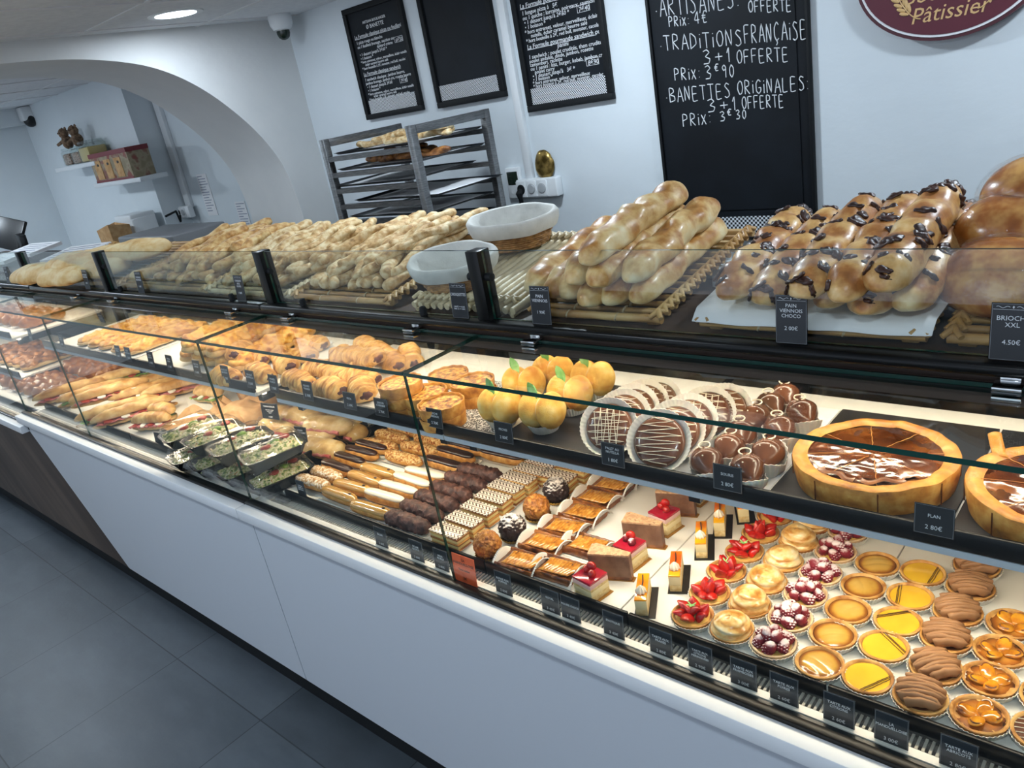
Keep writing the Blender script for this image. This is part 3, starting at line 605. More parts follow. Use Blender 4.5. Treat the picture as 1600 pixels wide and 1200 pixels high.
M['puffg'] = mat('golden_puff_pastry', [(.15, '#f2d596'), (.42, '#e6b667'), (.66, '#c58a40'), (.9, '#844a1c')], 40, 4, .5, .8, 70, nzw=.1, stretch=(3, .6, 1), coat=.05)
M['fill'] = mat('dark_filling', [(.3, '#3d1612'), (.7, '#6e3326')], 40, rough=.4)
M['bag'] = mat('baguette_crust', [(.15, '#efd8a6'), (.45, '#deb878'), (.75, '#b88646'), (1, '#8a5626')], 20, 4, .5, .25, 50, nzw=.14)
M['crumb'] = mat('bread_crumb', '#ead6b0', rough=.8, bump=.4, bscale=150)
M['ham'] = mat('ham_slice', [(.3, '#d98c86'), (.7, '#b8504c')], 40, rough=.35); M['lettuce'] = mat('lettuce', [(.3, '#4f7a1e'), (.6, '#86b03a'), (.85, '#c2d884')], 40, rough=.45)
M['egg'] = mat('egg_white', '#f2eee2', rough=.35); M['tomato'] = mat('tomato', '#a83a28', rough=.35)
M['panini'] = mat('pale_panini_bread', [(.2, '#ecd6a2'), (.5, '#d8b270'), (.85, '#a97840')], 22, 4, .6, .2, 50)
M['lid'] = film('clear_lid', (.99, .99, .99, 1), .12); M['wrap'] = film('clear_wrap', wr=.9)
M['salad'] = mat('mixed_salad', [(.25, '#3c5218'), (.40, '#7d9440'), (.50, '#d6cc8c'), (.62, '#ece4c8'), (.74, '#c98a3a'), (.85, '#4c6420')], 110, 3, .45, .8, 90)
M['box'] = mat('black_food_box', '#101213', rough=.25)
M['rat'] = mat('rattan', [(.25, '#cdac74'), (.55, '#b48a52'), (.85, '#7f5a30')], 16, 3, .45, .2, 60, stretch=(.4, .4, 1))
M['ratl'] = mat('pale_rattan', [(.25, '#e2d3b0'), (.8, '#bba67c')], 16, 3, .45, .2, 60)
M['linen'] = mat('grey_linen', [(.3, '#c9c8c2'), (.7, '#dad9d3')], 20, rough=.85, bump=.3, bscale=220)
M['wick'] = mat('wicker', [(.3, '#b98a50'), (.7, '#7d5529')], 60, rough=.55)
M['slab'] = wood_mat('dark_slate_board', ['#17171a', '#232326', '#36353a'], sc=2)
M['viennoi'] = mat('braided_brioche_crust', [(.2, '#d99a50'), (.5, '#b06a2c'), (.85, '#7a3f18')], 34, 4, .35, .3, 60, nzw=.1, coat=.3)
# ---------------------------------------------------------------- small helpers for pastries
def fl(n, d): return lambda i, a, r, z: (r * (1 + d * math.cos(n * a)), z)
def papercup(t, r0, r1, h, n=36, d=.025, name='paper_cup', m='cup'):
    return MB().lathe([(0, .0004), (r0, .0004), ((r0 + r1) / 2, h * .5), (r1, h), (r1 - .0009, h), ((r0 + r1) / 2 - .0009, h * .5), (r0 - .001, .0014), (0, .0014)], n * 4, wob=fl(n, d)).build(name, M[m], t, smooth=60)
def shell(t, r=.0395, h=.019, m='short'):
    return MB().lathe([(0, .0016), (r * .84, .0016), (r * .93, h * .5), (r, h), (r - .002, h + .0012), (r - .0045, h), (r - .006, h - .004), (0, h - .0045)], 48, wob=lambda i, a, q, z: (q * (1 + .012 * math.sin(5 * a + i)), z)).build('pastry_shell', M[m], t, smooth=60)
def tart(name, cat, group, m='short'):
    t = thing(name, '', cat, group=group); papercup(t, .034, .0425, .0165); shell(t, m=m); return t
def disc(t, name, r, z, h, m, fn=None, nr=10, na=40):
    prof = [(r * i / nr, 0) for i in range(nr, -1, -1)]
    def wob(i, a, q, zz):
        return q, z + h * (1 - (q / r) ** 2) + (fn(q * math.cos(a), q * math.sin(a)) if fn else 0)
    return MB().lathe(prof, na, wob=wob).build(name, M[m], t, smooth=180)
def mk_strawberry(seed):
    def f():
        t = tart('strawberry_tart', 'tart', 'strawberry tarts'); disc(t, 'custard', .035, .0145, .003, 'custard'); r2 = random.Random(seed)
        me = None
        half = lambda q, p: Vector((q.x, q.y * (1 - .55 * max(0, p.x) ** 1.2), (q.z if p.z > 0 else q.z * .35) * (1 - .5 * max(0, p.x) ** 1.2)))
        for i in range(9):
            if i < 6: a = i * PI / 3 + r2.uniform(-.2, .2) + seed; rr = .0225; z = .0215; tilt = -.75
            else: a = i * 2.1 + seed; rr = .009; z = .030; tilt = -1.15
            rot = Euler((r2.uniform(-.7, .7), tilt + r2.uniform(-.45, .35), a + r2.uniform(-.4, .4))); loc = (rr * math.cos(a), rr * math.sin(a), z)
            if me is None:
                o = MB().blob((0, 0, 0), (.0175, .0130, .0115), 3, fn=half).build('strawberry_slice', M['straw'], t, smooth=180); me = o.data
            else: o = bpy.data.objects.new('strawberry_slice', me); COL.objects.link(o); o.parent = t
            o.location = loc; o.rotation_euler = rot; s = r2.uniform(.88, 1.12); o.scale = (s,) * 3
        if seed % 2 == 0:
            lf = MB()
            for k in range(6): a = k * PI / 3; lf.blob((0, 0, 0), (.006, .0018, .0009), 2, M=T(.005 * math.cos(a), .005 * math.sin(a), .041, 0, -.5, a))
            lf.build('leaf_star', M['leaf'], t)
        return t
    return f
def mk_raspberry(seed):
    def f():
        t = tart('raspberry_tart', 'tart', 'raspberry tarts', 'shortp'); disc(t, 'custard', .035, .0145, .002, 'custard'); r2 = random.Random(seed + 50); me = None
        for i in range(9):
            if i < 6: a = i * 2 * PI / 6 + seed; rr = .0235; z = .025
            else: a = (i - 6) * 2.1 + seed * .5; rr = .0095; z = .037
            if me is None:
                q = MB()
                for k in range(5):
                    zr = .0095 - k * .0046; ring = (.0032, .0064, .0080, .0084, .0076)[k]; n = (4, 8, 10, 10, 9)[k]
                    for j in range(n): an = 2 * PI * (j + .5 * (k % 2)) / n; q.blob((ring * math.cos(an), ring * math.sin(an), zr), (.0029, .0029, .0030), 1)
                q.blob((0, 0, 0), (.0100, .0100, .0130), 3); o = q.build('raspberry', M['rasp'], t, smooth=180); me = o.data
            else: o = bpy.data.objects.new('raspberry', me); COL.objects.link(o); o.parent = t
            o.location = (rr * math.cos(a), rr * math.sin(a), z); o.rotation_euler = (r2.uniform(-1.2, 1.2), r2.uniform(-1.2, 1.2), a); o.scale = (r2.uniform(.9, 1.1),) * 3
        return t
    return f
def mk_meringue(seed):
    def f():
        t = tart('lemon_meringue_tart', 'tart', 'lemon meringue tarts')
        tall = (.03, .036, .031)[seed % 3]
        def wob(i, a, r, z):
            u = i / 26; tw = math.sin(3.2 * (u * 7 + a * 1 / 2 * 2 / 2 + seed)) if seed % 3 == 1 else math.sin(u * 19 + a + seed)
            return r * (1 + .05 * tw * (1 - u * .3)), z + .0012 * math.sin(2 * a + u * 5 + seed)
        pr = [(.036 * math.cos(u * PI / 2) ** .75 + .0005, .0165 + tall * math.sin(u * PI / 2)) for u in [i / 26 for i in range(27)]]
        pr[-1] = (0, .0165 + tall)
        MB().lathe([(0, .016), (.034, .0155)] + pr, 48, wob=lambda i, a, r, z: wob(i - 2, a, r, z) if i > 1 else (r, z)).build('toasted_meringue', M['merin'], t, smooth=180)
        return t
    return f
def mk_pear(seed):
    def f():
        t = tart('pear_tart', 'tart', 'pear tarts')
        c, s = math.cos(seed), math.sin(seed)
        disc(t, 'pear_filling', .036, .0150, .003, 'pear', lambda x, y: .0011 * abs(math.sin(170 * (x * c + y * s + 6 * (x * -s + y * c) ** 2))) * (1 if math.hypot(x, y) < .027 else .2), 16, 72)
        return t
    return f
def mk_lemon(seed):
    def f():
        t = tart('lemon_tart', 'tart', 'lemon tarts'); disc(t, 'lemon_curd', .0355, .0158, .0014, 'lemon'); d = MB(); r2 = random.Random(seed * 3)
        for k in range(3):
            off = .016 + k * .0032 + r2.uniform(-.001, .001); hw = math.sqrt(max(.036 ** 2 - off ** 2, 0)); an = seed * 1.3
            d.tube([(math.cos(an) * off - math.sin(an) * y + r2.uniform(-.0006, .0006), math.sin(an) * off + math.cos(an) * y, .0178 - .02 * (off * off + y * y)) for y in [hw * (-1 + i / 5) for i in range(11)]], .00055, 6)
        d.build('chocolate_drizzle', M['choc'], t); return t
    return f
def mk_mandu(seed):
    def f():
        t = tart('coffee_cream_tart', 'tart', 'coffee cream tarts'); disc(t, 'nut_filling', .0355, .0145, .001, 'burnt'); pts = []; r2 = random.Random(seed); n = 8
        for i in range(n):
            y = -.026 + .052 * i / (n - 1); hw = math.sqrt(max(.033 ** 2 - y * y, .0001)) * .98
            for k in range(9):
                x = (-1 + k / 4) * hw * (1 if i % 2 == 0 else -1); pts.append((x, y + .0045 * (k / 8 - .5), .0225 + .003 * math.sin(k * PI / 8) + .008 * (1 - (x / .034) ** 2) * (1 - (y / .036) ** 2) + r2.uniform(-.0006, .0006)))
        MB().tube(pts, [.0043 + .0004 * math.sin(i * 1.9) for i in range(len(pts))], 12, sz=2.0, fn=lambda u, a: 1 + .05 * math.cos(6 * a)).build('piped_coffee_cream', M['mandu'], t, smooth=180); return t
    return f
def mk_apricot(seed):
    def f():
        t = tart('apricot_tart', 'tart', 'apricot tarts'); disc(t, 'custard', .036, .0148, .001, 'apcust', lambda x, y: .0008 * mn.noise(Vector((x * 90, y * 90, seed)))); r2 = random.Random(seed)
        for k in range(4):
            a = k * PI / 2 + seed + r2.uniform(-.3, .3); rr = .016
            MB().blob((0, 0, 0), (.0155, .0115, .005), 3, .0016, 110, seed + k).build('apricot_half', M['apricot'], t, smooth=180, loc=(rr * math.cos(a), rr * math.sin(a), .0185), rot=(r2.uniform(-.3, .3), -.25, a + r2.uniform(-.4, .4)))
            MB().tube([(.013 * math.cos(b), .0085 * math.sin(b), .0035) for b in [-1 + i * .25 for i in range(9)]], .0012, 6).build('burnt_edge', M['burnt'], t, loc=(rr * math.cos(a), rr * math.sin(a), .0185), rot=(0, -.25, a))
        return t
    return f
def mk_choctart():
    t = tart('chocolate_tart', 'tart', 'chocolate tarts'); disc(t, 'ganache', .0365, .0168, .001, 'milk'); d = MB()
    for k in range(7):
        y = -.028 + k * .0092; hw = math.sqrt(.034 ** 2 - y * y); d.tube([(-hw, y, .0178), (0, y + .002, .0186), (hw, y - .001, .0178)], .0006, 6)
    d.build('white_drizzle', M['white_choc'], t); return t
# ---------------------------------------------------------------- éclairs
def paper_liner(t, L, w):
    MB().sheet(lambda u, v: ((u - .5) * L, (v - .5) * w, .0006 + .35 * (abs(v - .5) * 2) ** 3 * .018 + .0005 * math.sin(u * 90)), 60, 12, thick=.0005).build('paper_liner', M['cup'], t)
def mk_eclair(kind, L=.125, seed=0):
    NAME = {'coffee': ('coffee_eclair', 'coffee éclairs'), 'choc': ('chocolate_eclair', 'chocolate éclairs'), 'white': ('white_iced_eclair', 'white iced éclairs'), 'pral': ('praline_eclair', 'praline éclairs'), 'sugar': ('sugar_nut_eclair', 'sugar nut éclairs'), 'flake': ('chocolate_flake_log', 'chocolate flake logs')}
    def f():
        n, g = NAME[kind]; t = thing(n, '', 'éclair', group=g); paper_liner(t, L + .006, .046)
        if kind in ('coffee', 'choc', 'white'):
            MB().loaf(L, .036, .030, 24, 16, .0012, 90, seed, lo=.42, z0=.002).build('choux_shell', M['choux'], t, smooth=180)
            ic = {'coffee': 'coffee', 'choc': 'choc', 'white': 'icewhite'}[kind]; wd = .034 if kind == 'coffee' else .0285
            MB().loaf(L * .965, wd, .0215 if kind == 'coffee' else .014, 24, 16, .0005, 60, seed + 2, lo=.4, pw=.35, z0=.0135 if kind == 'coffee' else .0205).build('icing', M[ic], t, smooth=180)
            if kind == 'coffee': MB().blob((L * .33, .002, .0345), (.0052, .0036, .0022), 2).build('coffee_bean', M['chip'], t, smooth=180)
        elif kind == 'flake': MB().loaf(L, .042, .036, 60, 28, .0055, 150, seed, lo=.42, pw=.4, z0=.002).build('flake_coating', M['flake'], t, smooth=60)
        else:
            MB().loaf(L, .040, .028, 24, 16, .0012, 90, seed, lo=.42, z0=.002).build('choux_shell', M['choux'], t, smooth=180)
            MB().loaf(L * .97, .0375, .022, 50, 24, .003, 170, seed, lo=.4, pw=.4, z0=.0125).build('nut_topping', M['pral' if kind == 'pral' else 'sugar'], t, smooth=180)
        return t
    return f
def mk_mille(seed):
    def f():
        t = thing('millefeuille', '', 'pastry', group='feathered iced millefeuilles'); L, W = .100, .043
        MB().sheet(lambda u, v: ((u - .5) * (L + .012), (v - .5) * (W + .008), .0006 + .02 * max(0, abs(u - .5) * 2 - .86) ** 1.0 * 3 + .0006 * math.sin(v * 60)), 40, 30, thick=.0005).build('paper_liner', M['cup'], t)
        z = .0015
        for k in range(3):
            MB().rbox(-L / 2, -W / 2, z, L / 2, W / 2, z + .006, .0015).build('puff_layer', M['puff'], t); z += .006
            if k < 2: MB().rbox(-L / 2 + .002, -W / 2 + .001, z, L / 2 - .002, W / 2 - .001, z + .009, .002).build('cream_layer', M['cream'], t); z += .009
        MB().rbox(-L / 2 - .0005, -W / 2 - .0005, z, L / 2 + .0005, W / 2 + .0005, z + .003, .0012).build('icing', M['chev'], t); return t
    return f
def mk_choux(kind):
    def f():
        t = thing('cream_puff', '', 'pastry', group='round coated cream puffs'); papercup(t, .024, .033, .013, 24, .05, 'gold_cup', 'gold')
        r2 = lambda q, p: q + p * (.0036 * mn.noise(q * 300 + Vector((3, 1, 0))) + .003 * mn.noise(q * 150))
        MB().blob((0, 0, .034), (.0325, .0325, .0325), 5, fn=r2).build('coated_ball', M['almond' if kind == 0 else 'chflake'], t, smooth=70); return t
    return f
def mk_apple(seed):
    def f():
        t = thing('apple_slice_tart', '', 'tart', group='rectangular apple tarts'); L, W = .105, .072; r2 = random.Random(seed)
        MB().sheet(lambda u, v: ((u - .5) * (L + .014), (v - .5) * (W + .012), .0006 + .030 * math.sin(v * PI) ** .7 * min(1, max(0, abs(u - .5) * 2 - .80) / .12) + .0010 * math.sin(v * 120) * (abs(u - .5) > .4)), 40, 80, thick=.0005).build('paper_liner', M['cup'], t)
        def bs(u, v):
            x, y = (u - .5) * L, (v - .5) * W; e = max(abs(y) * 2 / W, 0); rim = 1 if e > .74 else 0
            return x, y, .012 + rim * .007 * math.sin(min(1, (e - .74) / .26) * PI) + .0015 * mn.noise(Vector((x * 90, y * 90, seed)))
        MB().sheet(bs, 26, 22, thick=.010).build('pastry_base', M['burnt'], t, smooth=70)
        for k in range(9):
            x = -L * .36 + k * L * .085
            MB().sheet(lambda u, v: ((u - .5) * .020 + .009 * (1 - (2 * v - 1) ** 2), (v - .5) * W * .70, .0005 + .0042 * math.sin(u * PI) ** .6 * (.4 + .6 * (1 - (2 * v - 1) ** 2))), 6, 12, thick=.0012).build('apple_slice', M['apple'], t, smooth=180, loc=(x + r2.uniform(-.001, .001), 0, .0135 + .0006 * k), rot=(0, -.28, r2.uniform(-.05, .05)))
        return t
    return f
def mk_choccake(seed):
    def f():
        t = thing('chocolate_mousse_cake', '', 'cake', group='tapered chocolate mousse cakes'); h = .060
        tri = [(-.045, -.030), (.045, -.030), (.045, .012), (-.002, .030), (-.045, .012)]
        tri = [(-.045, -.018), (.044, -.018), (.046, -.004), (-.036, .024), (-.044, .020)]
        def pz(z0, z1, nm, m, g=0):
            n = len(tri); P = [Vector((x * (1 - g), y * (1 - g), 0)) for x, y in tri]; q = MB()
            q.add([(p.x, p.y, z0) for p in P] + [(p.x, p.y, z1) for p in P], [list(range(n))[::-1], [n + i for i in range(n)]] + [(i, (i + 1) % n, n + (i + 1) % n, n + i) for i in range(n)]); q.build(nm, M[m], t, smooth=0)
        pz(0, .0015, 'gold_board', 'gcard', -.12); pz(.0015, .009, 'biscuit_base', 'burnt'); pz(.009, h, 'mousse', 'mousse'); pz(h, h + .004, 'piped_top', 'moussetop', -.004)
        return t
    return f
def mk_redcake(seed):
    def f():
        t = thing('red_fruit_cake', '', 'cake', group='square red fruit cakes'); a = .026
        MB().box(-a - .004, -a - .006, 0, a + .006, a + .004, .0015).build('gold_board', M['gcard'], t, smooth=0); z = .0015
        for nm, m, h in (('sponge_layer', 'sponge', .013), ('cream_layer', 'vanil', .012), ('sponge_layer', 'sponge', .006), ('pink_mousse', 'pink', .010), ('jelly', 'jelly', .006)):
            MB().rbox(-a, -a, z, a, a, z + h, .0008).build(nm, M[m], t); z += h
        for x, y, s, mm in ((-.010, .004, .0085, 'rasp'), (.010, -.002, .0085, 'rasp')): MB().blob((0, 0, 0), (s, s, s), 3, .0022, 400, 1).build('raspberry', M['rasp'] if seed else M['straw'], t, smooth=180, loc=(x, y, z + .006))
        half = lambda q, p: Vector((q.x * (1 - .4 * max(0, -p.z)), q.y * (1 - .4 * max(0, -p.z)), q.z))
        MB().blob((0, 0, 0), (.011, .009, .0125), 3, fn=half).build('strawberry', M['straw'], t, smooth=180, loc=(-.002, .010, z + .012), rot=(.3, .2, .5))
        return t
    return f
def mk_mango(seed):
    def f():
        t = thing('mango_finger_cake', '', 'cake', group='mango finger cakes on black cards'); L, W = .086, .0235
        MB().box(-.016, -L / 2 - .006, 0, .026, L / 2 + .006, .0012).build('cake_card', M['card'], t, smooth=0); z = .0012
        for nm, m, h in (('sponge_layer', 'sponge', .015), ('vanilla_mousse', 'vanil', .020), ('mango_glaze', 'mango', .004)): MB().rbox(-W / 2, -L / 2, z, W / 2, L / 2, z + h, .0008).build(nm, M[m], t); z += h
        def wob(i, a, r, zz): return r * (1 + .16 * math.cos(8 * a + i * .4)), zz
        MB().lathe([(0, 0), (.0095, 0), (.0105, .003), (.0085, .008), (.0045, .013), (0, .017)], 48, wob=wob).build('cream_rosette', M['icewhite'], t, smooth=180, loc=(0, -L * .22, z))
        MB().tube([(0, -.014, 0), (.001, .012, .001), (-.001, .034, .001)], .0013, 6).build('vanilla_pod', M['chip'], t, loc=(0, 0, z + .0014)); return t
    return f
# ---------------------------------------------------------------- shelf pastries
def mk_mouse(seed):
    def f():
        t = thing('chocolate_mouse', '', 'pastry', group='chocolate mouse pastries'); r2 = random.Random(seed)
        def cu(i, a, r, z): return r * (1 + .03 * math.cos(28 * a)) * (1 + .25 * math.cos(2 * a)), z + (.010 * math.cos(2 * a) if z > .005 else 0)
        MB().lathe([(0, .0005), (.024, .0005), (.033, .014), (.037, .026), (.036, .026), (.032, .014), (.023, .0016), (0, .0016)], 112, wob=cu).build('paper_cup', M['cup'], t, smooth=60)
        def bd(q, p):
            k = 1 - .42 * max(0, p.x) ** 1.4
            return Vector((q.x, q.y * k, q.z * (1 - .30 * max(0, p.x)) + (.006 * math.exp(-((p.x - .25) ** 2 + 0) * 14) if p.z > .3 else 0)))
        MB().blob((-.001, 0, .031), (.039, .0270, .0240), 4, fn=bd).build('body', M['milk'], t, smooth=180)
        for s in (-1, 1): MB().blob((.013, s * .0080, .0525), (.0024, .0022, .0018), 2).build('eye', M['white_choc'], t, smooth=180)
        MB().tube([(-.016 + .0095 * math.cos(b), .0095 * math.sin(b), .0545 + .0025 * math.sin(b * .5)) for b in [i * .32 for i in range(19)]], .0013, 7).build('tail_swirl', M['white_choc'], t); return t
    return f
def mk_palet(seed):
    def f():
        t = thing('chocolate_biscuit', '', 'biscuit', group='round chocolate biscuits in paper cups')
        MB().lathe([(0, 0), (.041, 0), (.051, .013), (.0505, .0135), (.0405, .001), (0, .001)], 160, wob=fl(44, .012)).build('paper_cup', M['cup'], t, smooth=60)
        MB().lathe([(0, .0015), (.038, .0015), (.0405, .005), (.0405, .009), (.037, .0125), (.028, .0145), (0, .0155)], 48).build('chocolate_disc', M['milk'], t, smooth=180)
        d = MB(); r2 = random.Random(seed + 5)
        pts = []
        for k in range(13):
            y = -.034 + k * .0057; hw = math.sqrt(max(.0375 ** 2 - y * y, 1e-5)) * r2.uniform(.86, .98); sg = 1 if k % 2 else -1
            for q in (-1, -.5, 0, .5, 1): x = sg * q * hw; pts.append((x, y + .0026 * q + r2.uniform(-.0006, .0006), .0159 - 2.4 * (x * x + y * y) * .9 if math.hypot(x, y) > .028 else .0155))
        d.tube(pts, .00062, 5)
        if seed % 3 == 0: d.tube([(p[1], p[0], p[2] + .0004) for p in pts[10:50]], .00055, 5)
        d.build('white_drizzle', M['white_choc'], t); return t
    return f
def mk_peach(seed):
    def f():
        t = thing('peach_brioche', '', 'pastry', group='peach shaped sugared brioches'); papercup(t, .030, .042, .024, 32, .03); r2 = random.Random(seed)
        for s in (-1, 1): MB().blob((0, 0, 0), (.0325, .043, .043), 4, .002, 25, seed + s).build('brioche_half', M['peach'], t, smooth=180, loc=(s * .0225, 0, .049), rot=(0, s * .06, 0))
        MB().lathe([(0, -.003), (.030, -.003), (.031, 0), (.030, .003), (0, .003)], 40).build('cream_seam', M['icewhite'], t, loc=(0, 0, .048), rot=(0, PI / 2, 0))
        MB().sheet(lambda u, v: ((v - .5) * .022 * math.sin(PI * min(1, u * .96 + .04)) ** .8, .003 * math.sin(u * 2), u * .044 + .004 * abs(v - .5)), 10, 6, thick=.0012).build('leaf', M['leaf'], t, smooth=180, loc=(-.004, -.010, .078), rot=(-.15, -.35, .3)); return t
    return f
def mk_quiche(seed, R_=.056):
    def f():
        t = thing('quiche', '', 'quiche', group='round quiches')
        MB().lathe([(0, 0), (R_ - .004, 0), (R_, .028), (R_ - .001, .030), (R_ - .004, .0295), (R_ - .0055, .024), (0, .0235)], 56, wob=lambda i, a, r, z: (r * (1 + .008 * math.sin(9 * a)), z + (.001 * math.sin(13 * a + seed) if z > .025 else 0))).build('crust', M['flanside'], t, smooth=50)
        disc(t, 'filling', R_ - .0052, .0245, .003, 'quiche', lambda x, y: .0018 * mn.noise(Vector((x * 110, y * 110, seed * 3)))); return t
    return f
def mk_puff(seed, L=.115, W=.062, Hh=.042, kind=0):
    def f():
        t = thing('filled_puff_pastry', '', 'pastry', group='golden filled puff pastries')
        rd = lambda u: .20 * abs(math.sin(u * 15 + seed)) - .1
        MB().loaf(L, W, Hh, 64, 26, .007, 48, seed, lo=.36, pw=.34, ridge=rd if kind < 2 else None, bend=.004 if kind else 0).build('pastry', M['puffg'], t, smooth=180)
        if kind != 2: MB().blob((L * .455, .002, Hh * .46), (.008, W * .24, Hh * .22), 3, .004, 120, seed).build('filling', M['fill'], t, smooth=180)
        return t
    return f
def mk_flan(seed, cut=False):
    t = thing('flan', '', 'flan', group='large custard flans'); Rr = .133; h = .046
    def wob(i, a, r, z): return r * (1 + .004 * mn.noise(Vector((math.cos(a) * 3, math.sin(a) * 3, seed)))), z + (.0035 * mn.noise(Vector((math.cos(a) * 5, math.sin(a) * 5, seed + 4))) if z > .03 else 0)
    MB().lathe([(0, 0), (Rr - .006, 0), (Rr - .002, .02), (Rr, h - .002), (Rr - .001, h + .001)], 96, wob=wob, caps=False).build('crust', M['flanside'], t, smooth=60)
    MB().lathe([(Rr - .001, h + .001), (Rr - .006, h + .004), (Rr - .016, h + .0035), (Rr - .026, h - .001)], 96, wob=wob, caps=False).build('baked_rim', M['flanrim'], t, smooth=180)
    disc(t, 'caramel_skin', Rr - .022, h - .003, .002, 'caramel', lambda x, y: .0018 * mn.noise(Vector((x * 24, y * 24, seed))) + .0006 * mn.noise(Vector((x * 90, y * 90, seed))), 30, 96)
    c = MB(); s = MB()
    for k in range(8):
        a = k * PI / 4 + .35 + seed; pts = [(q * math.cos(a) + .0008 * math.sin(q * 300 + k), q * math.sin(a), h + .0002 - .001 * (q / Rr) + .0018 * mn.noise(Vector((q * math.cos(a) * 24, q * math.sin(a) * 24, seed))) - .0002) for q in [.012 + (Rr - .034) * i / 14 for i in range(15)]]
        c.tube(pts, .0006, 6, sz=.8)
        s.tube([(Rr * math.cos(a) * .996, Rr * math.sin(a) * .996, .004), (Rr * math.cos(a) * 1.0, Rr * math.sin(a) * 1.0, h - .003)], .0012, 6)
    c.build('slice_cut', M['flanside'], t); s.build('side_cut', M['burnt'], t)
    b = MB(); pts = []
    for k in range(2):
        aa = -2.2 + k * .75 + seed
        b.sheet(lambda u, v: ((.100 + .014 * (v - .5) + .006 * math.sin(u * 9)) * math.cos(aa + u * .65), (.100 + .014 * (v - .5) + .006 * math.sin(u * 9)) * math.sin(aa + u * .65), h + .0022 + .0015 * math.sin(u * PI) * math.sin(v * PI)), 18, 5)
    b.build('burnt_blister', M['burnt'], t, smooth=180)
    if cut: MB().sheet(lambda u, v: ((v - .5) * .02, -.02 + u * .05, .018 * u * u + .004 * math.sin(v * 3)), 8, 4, thick=.003).build('torn_rim', M['flanrim'], t, smooth=180, loc=(Rr * math.cos(2.1) * .98, Rr * math.sin(2.1) * .98, h))
    return t
# ---------------------------------------------------------------- bottom deck: tarts and cakes
DZ = ZD + .0005
def row(maker, pts, zc, label, rz=0, jit=.3, sc=1):
    k = Kind(maker) if isinstance(maker, list) else maker; n = len(pts)
    for i, (u, v) in enumerate(pts):
        p = PZ(u, v, DZ + zc); w = ORD[i] if i < n - 1 or n < 3 else 'the farthest back'
        s = 1.1 if 'éclair' in label or 'log' in label else sc
        k.put((p.x, p.y, DZ), (0, 0, rz + rnd.uniform(-jit, jit)), label % w, s)
    return k
row([mk_strawberry(i) for i in range(3)], [(1083, 968), (1110, 933), (1136, 899), (1164, 869), (1189, 840), (1212, 812)], .006, 'glazed strawberry tart in a paper cup, %s of its line', 0, 3)
row([mk_meringue(i) for i in range(3)], [(1144, 988), (1172, 951), (1198, 915), (1224, 882), (1248, 852), (1270, 824)], .008, 'toasted lemon meringue tart, %s of its line', 0, 3)
row([mk_raspberry(i) for i in range(3)], [(1209, 1012), (1235, 973), (1259, 936), (1283, 903), (1306, 869), (1325, 838)], .006, 'sugar dusted raspberry tart, %s of its line', 0, 3)
row([mk_pear(i + 1) for i in range(3)], [(1281, 1042), (1302, 997), (1325, 959), (1349, 922), (1371, 887)], .008, 'yellow pear tart with browned edge, %s of its line', 0, .5)
row([mk_lemon(i) for i in range(4)], [(1355, 1064), (1381, 1016), (1403, 977), (1422, 938), (1442, 901)], .008, 'shiny lemon tart with chocolate streaks, %s of its line', 0, .6)
row([mk_mandu(i) for i in range(3)], [(1438, 1092), (1462, 1047), (1478, 1000), (1496, 959), (1516, 921), (1526, 888)], .012, 'tart piped with coffee cream ribbons, %s of its line', .3, .6)
row([mk_apricot(i) for i in range(3)], [(1530, 1124), (1546, 1068), (1563, 1024), (1582, 982)], .008, 'glossy baked apricot tart, %s of its line', 0, 1)
row(Kind([mk_choctart]), [(1628, 1152), (1640, 1098)], .008, 'chocolate tart with white streaks at the right edge, %s', 0, .3)
row([mk_mango(i) for i in range(3)], [(1003, 916), (1055, 880), (1095, 831), (1124, 799), (1158, 778)], .040, 'mango finger cake on a black card, %s of its line', .50, .08)
row([mk_redcake(0), mk_redcake(1)], [(921, 897), (983, 848), (1037, 797), (1086, 752)], .048, 'square red fruit cake on gold board, %s', -.15, .05)
row([mk_choccake(0)], [(953, 863), (1005, 814), (1056, 767)], .058, 'wedge of chocolate mousse cake, %s', .33, .05)
row([mk_apple(i) for i in range(3)], [(814, 876), (850, 848), (881, 823), (911, 800), (932, 777), (956, 757), (976, 741)], .014, 'glazed apple slice tart in the left line, %s', 0, .05)
row([mk_apple(5)], [(873, 887), (918, 851)], .014, 'glazed apple slice tart in the right line, %s', .05, .05)
row([mk_choux(0), mk_choux(1)], [(761, 849), (800, 822), (838, 791), (868, 764)], .036, 'round cream puff coated in flakes, %s', 0, 2)
row([mk_mille(i) for i in range(2)], [(701, 829), (725, 811), (748, 793), (770, 776), (790, 760), (810, 746), (830, 733), (849, 721)], .038, 'feathered iced millefeuille in the left line, %s', 0, .03)
row([mk_mille(4)], [(872, 742), (896, 727)], .038, 'feathered iced millefeuille behind the cream puffs, %s', 0, .04)
row([mk_eclair('flake', .152, i) for i in range(3)], [(637, 818), (659, 801), (682, 785), (704, 770), (727, 755), (750, 741)], .016, 'flaky chocolate log, %s of its line', 0, .05)
row([mk_eclair('coffee', .150, i) for i in range(2)], [(580, 800), (531, 777), (551, 765), (571, 752), (591, 740)], .014, 'coffee éclair with a coffee bean, %s', 0, .06)
row([mk_eclair('white', .152, i) for i in range(2)], [(602, 781), (624, 768), (645, 756), (665, 745)], .014, 'white iced éclair, %s of its line', 0, .05)
row([mk_eclair('choc', .148, i) for i in range(2)], [(528, 734), (547, 721), (565, 710), (581, 701)], .014, 'dark chocolate éclair left of the praline ones, %s', 0, .05)
row([mk_eclair('choc', .152, 7)], [(694, 728), (712, 713), (727, 702)], .014, 'dark chocolate éclair behind the white ones, %s', 0, .04)
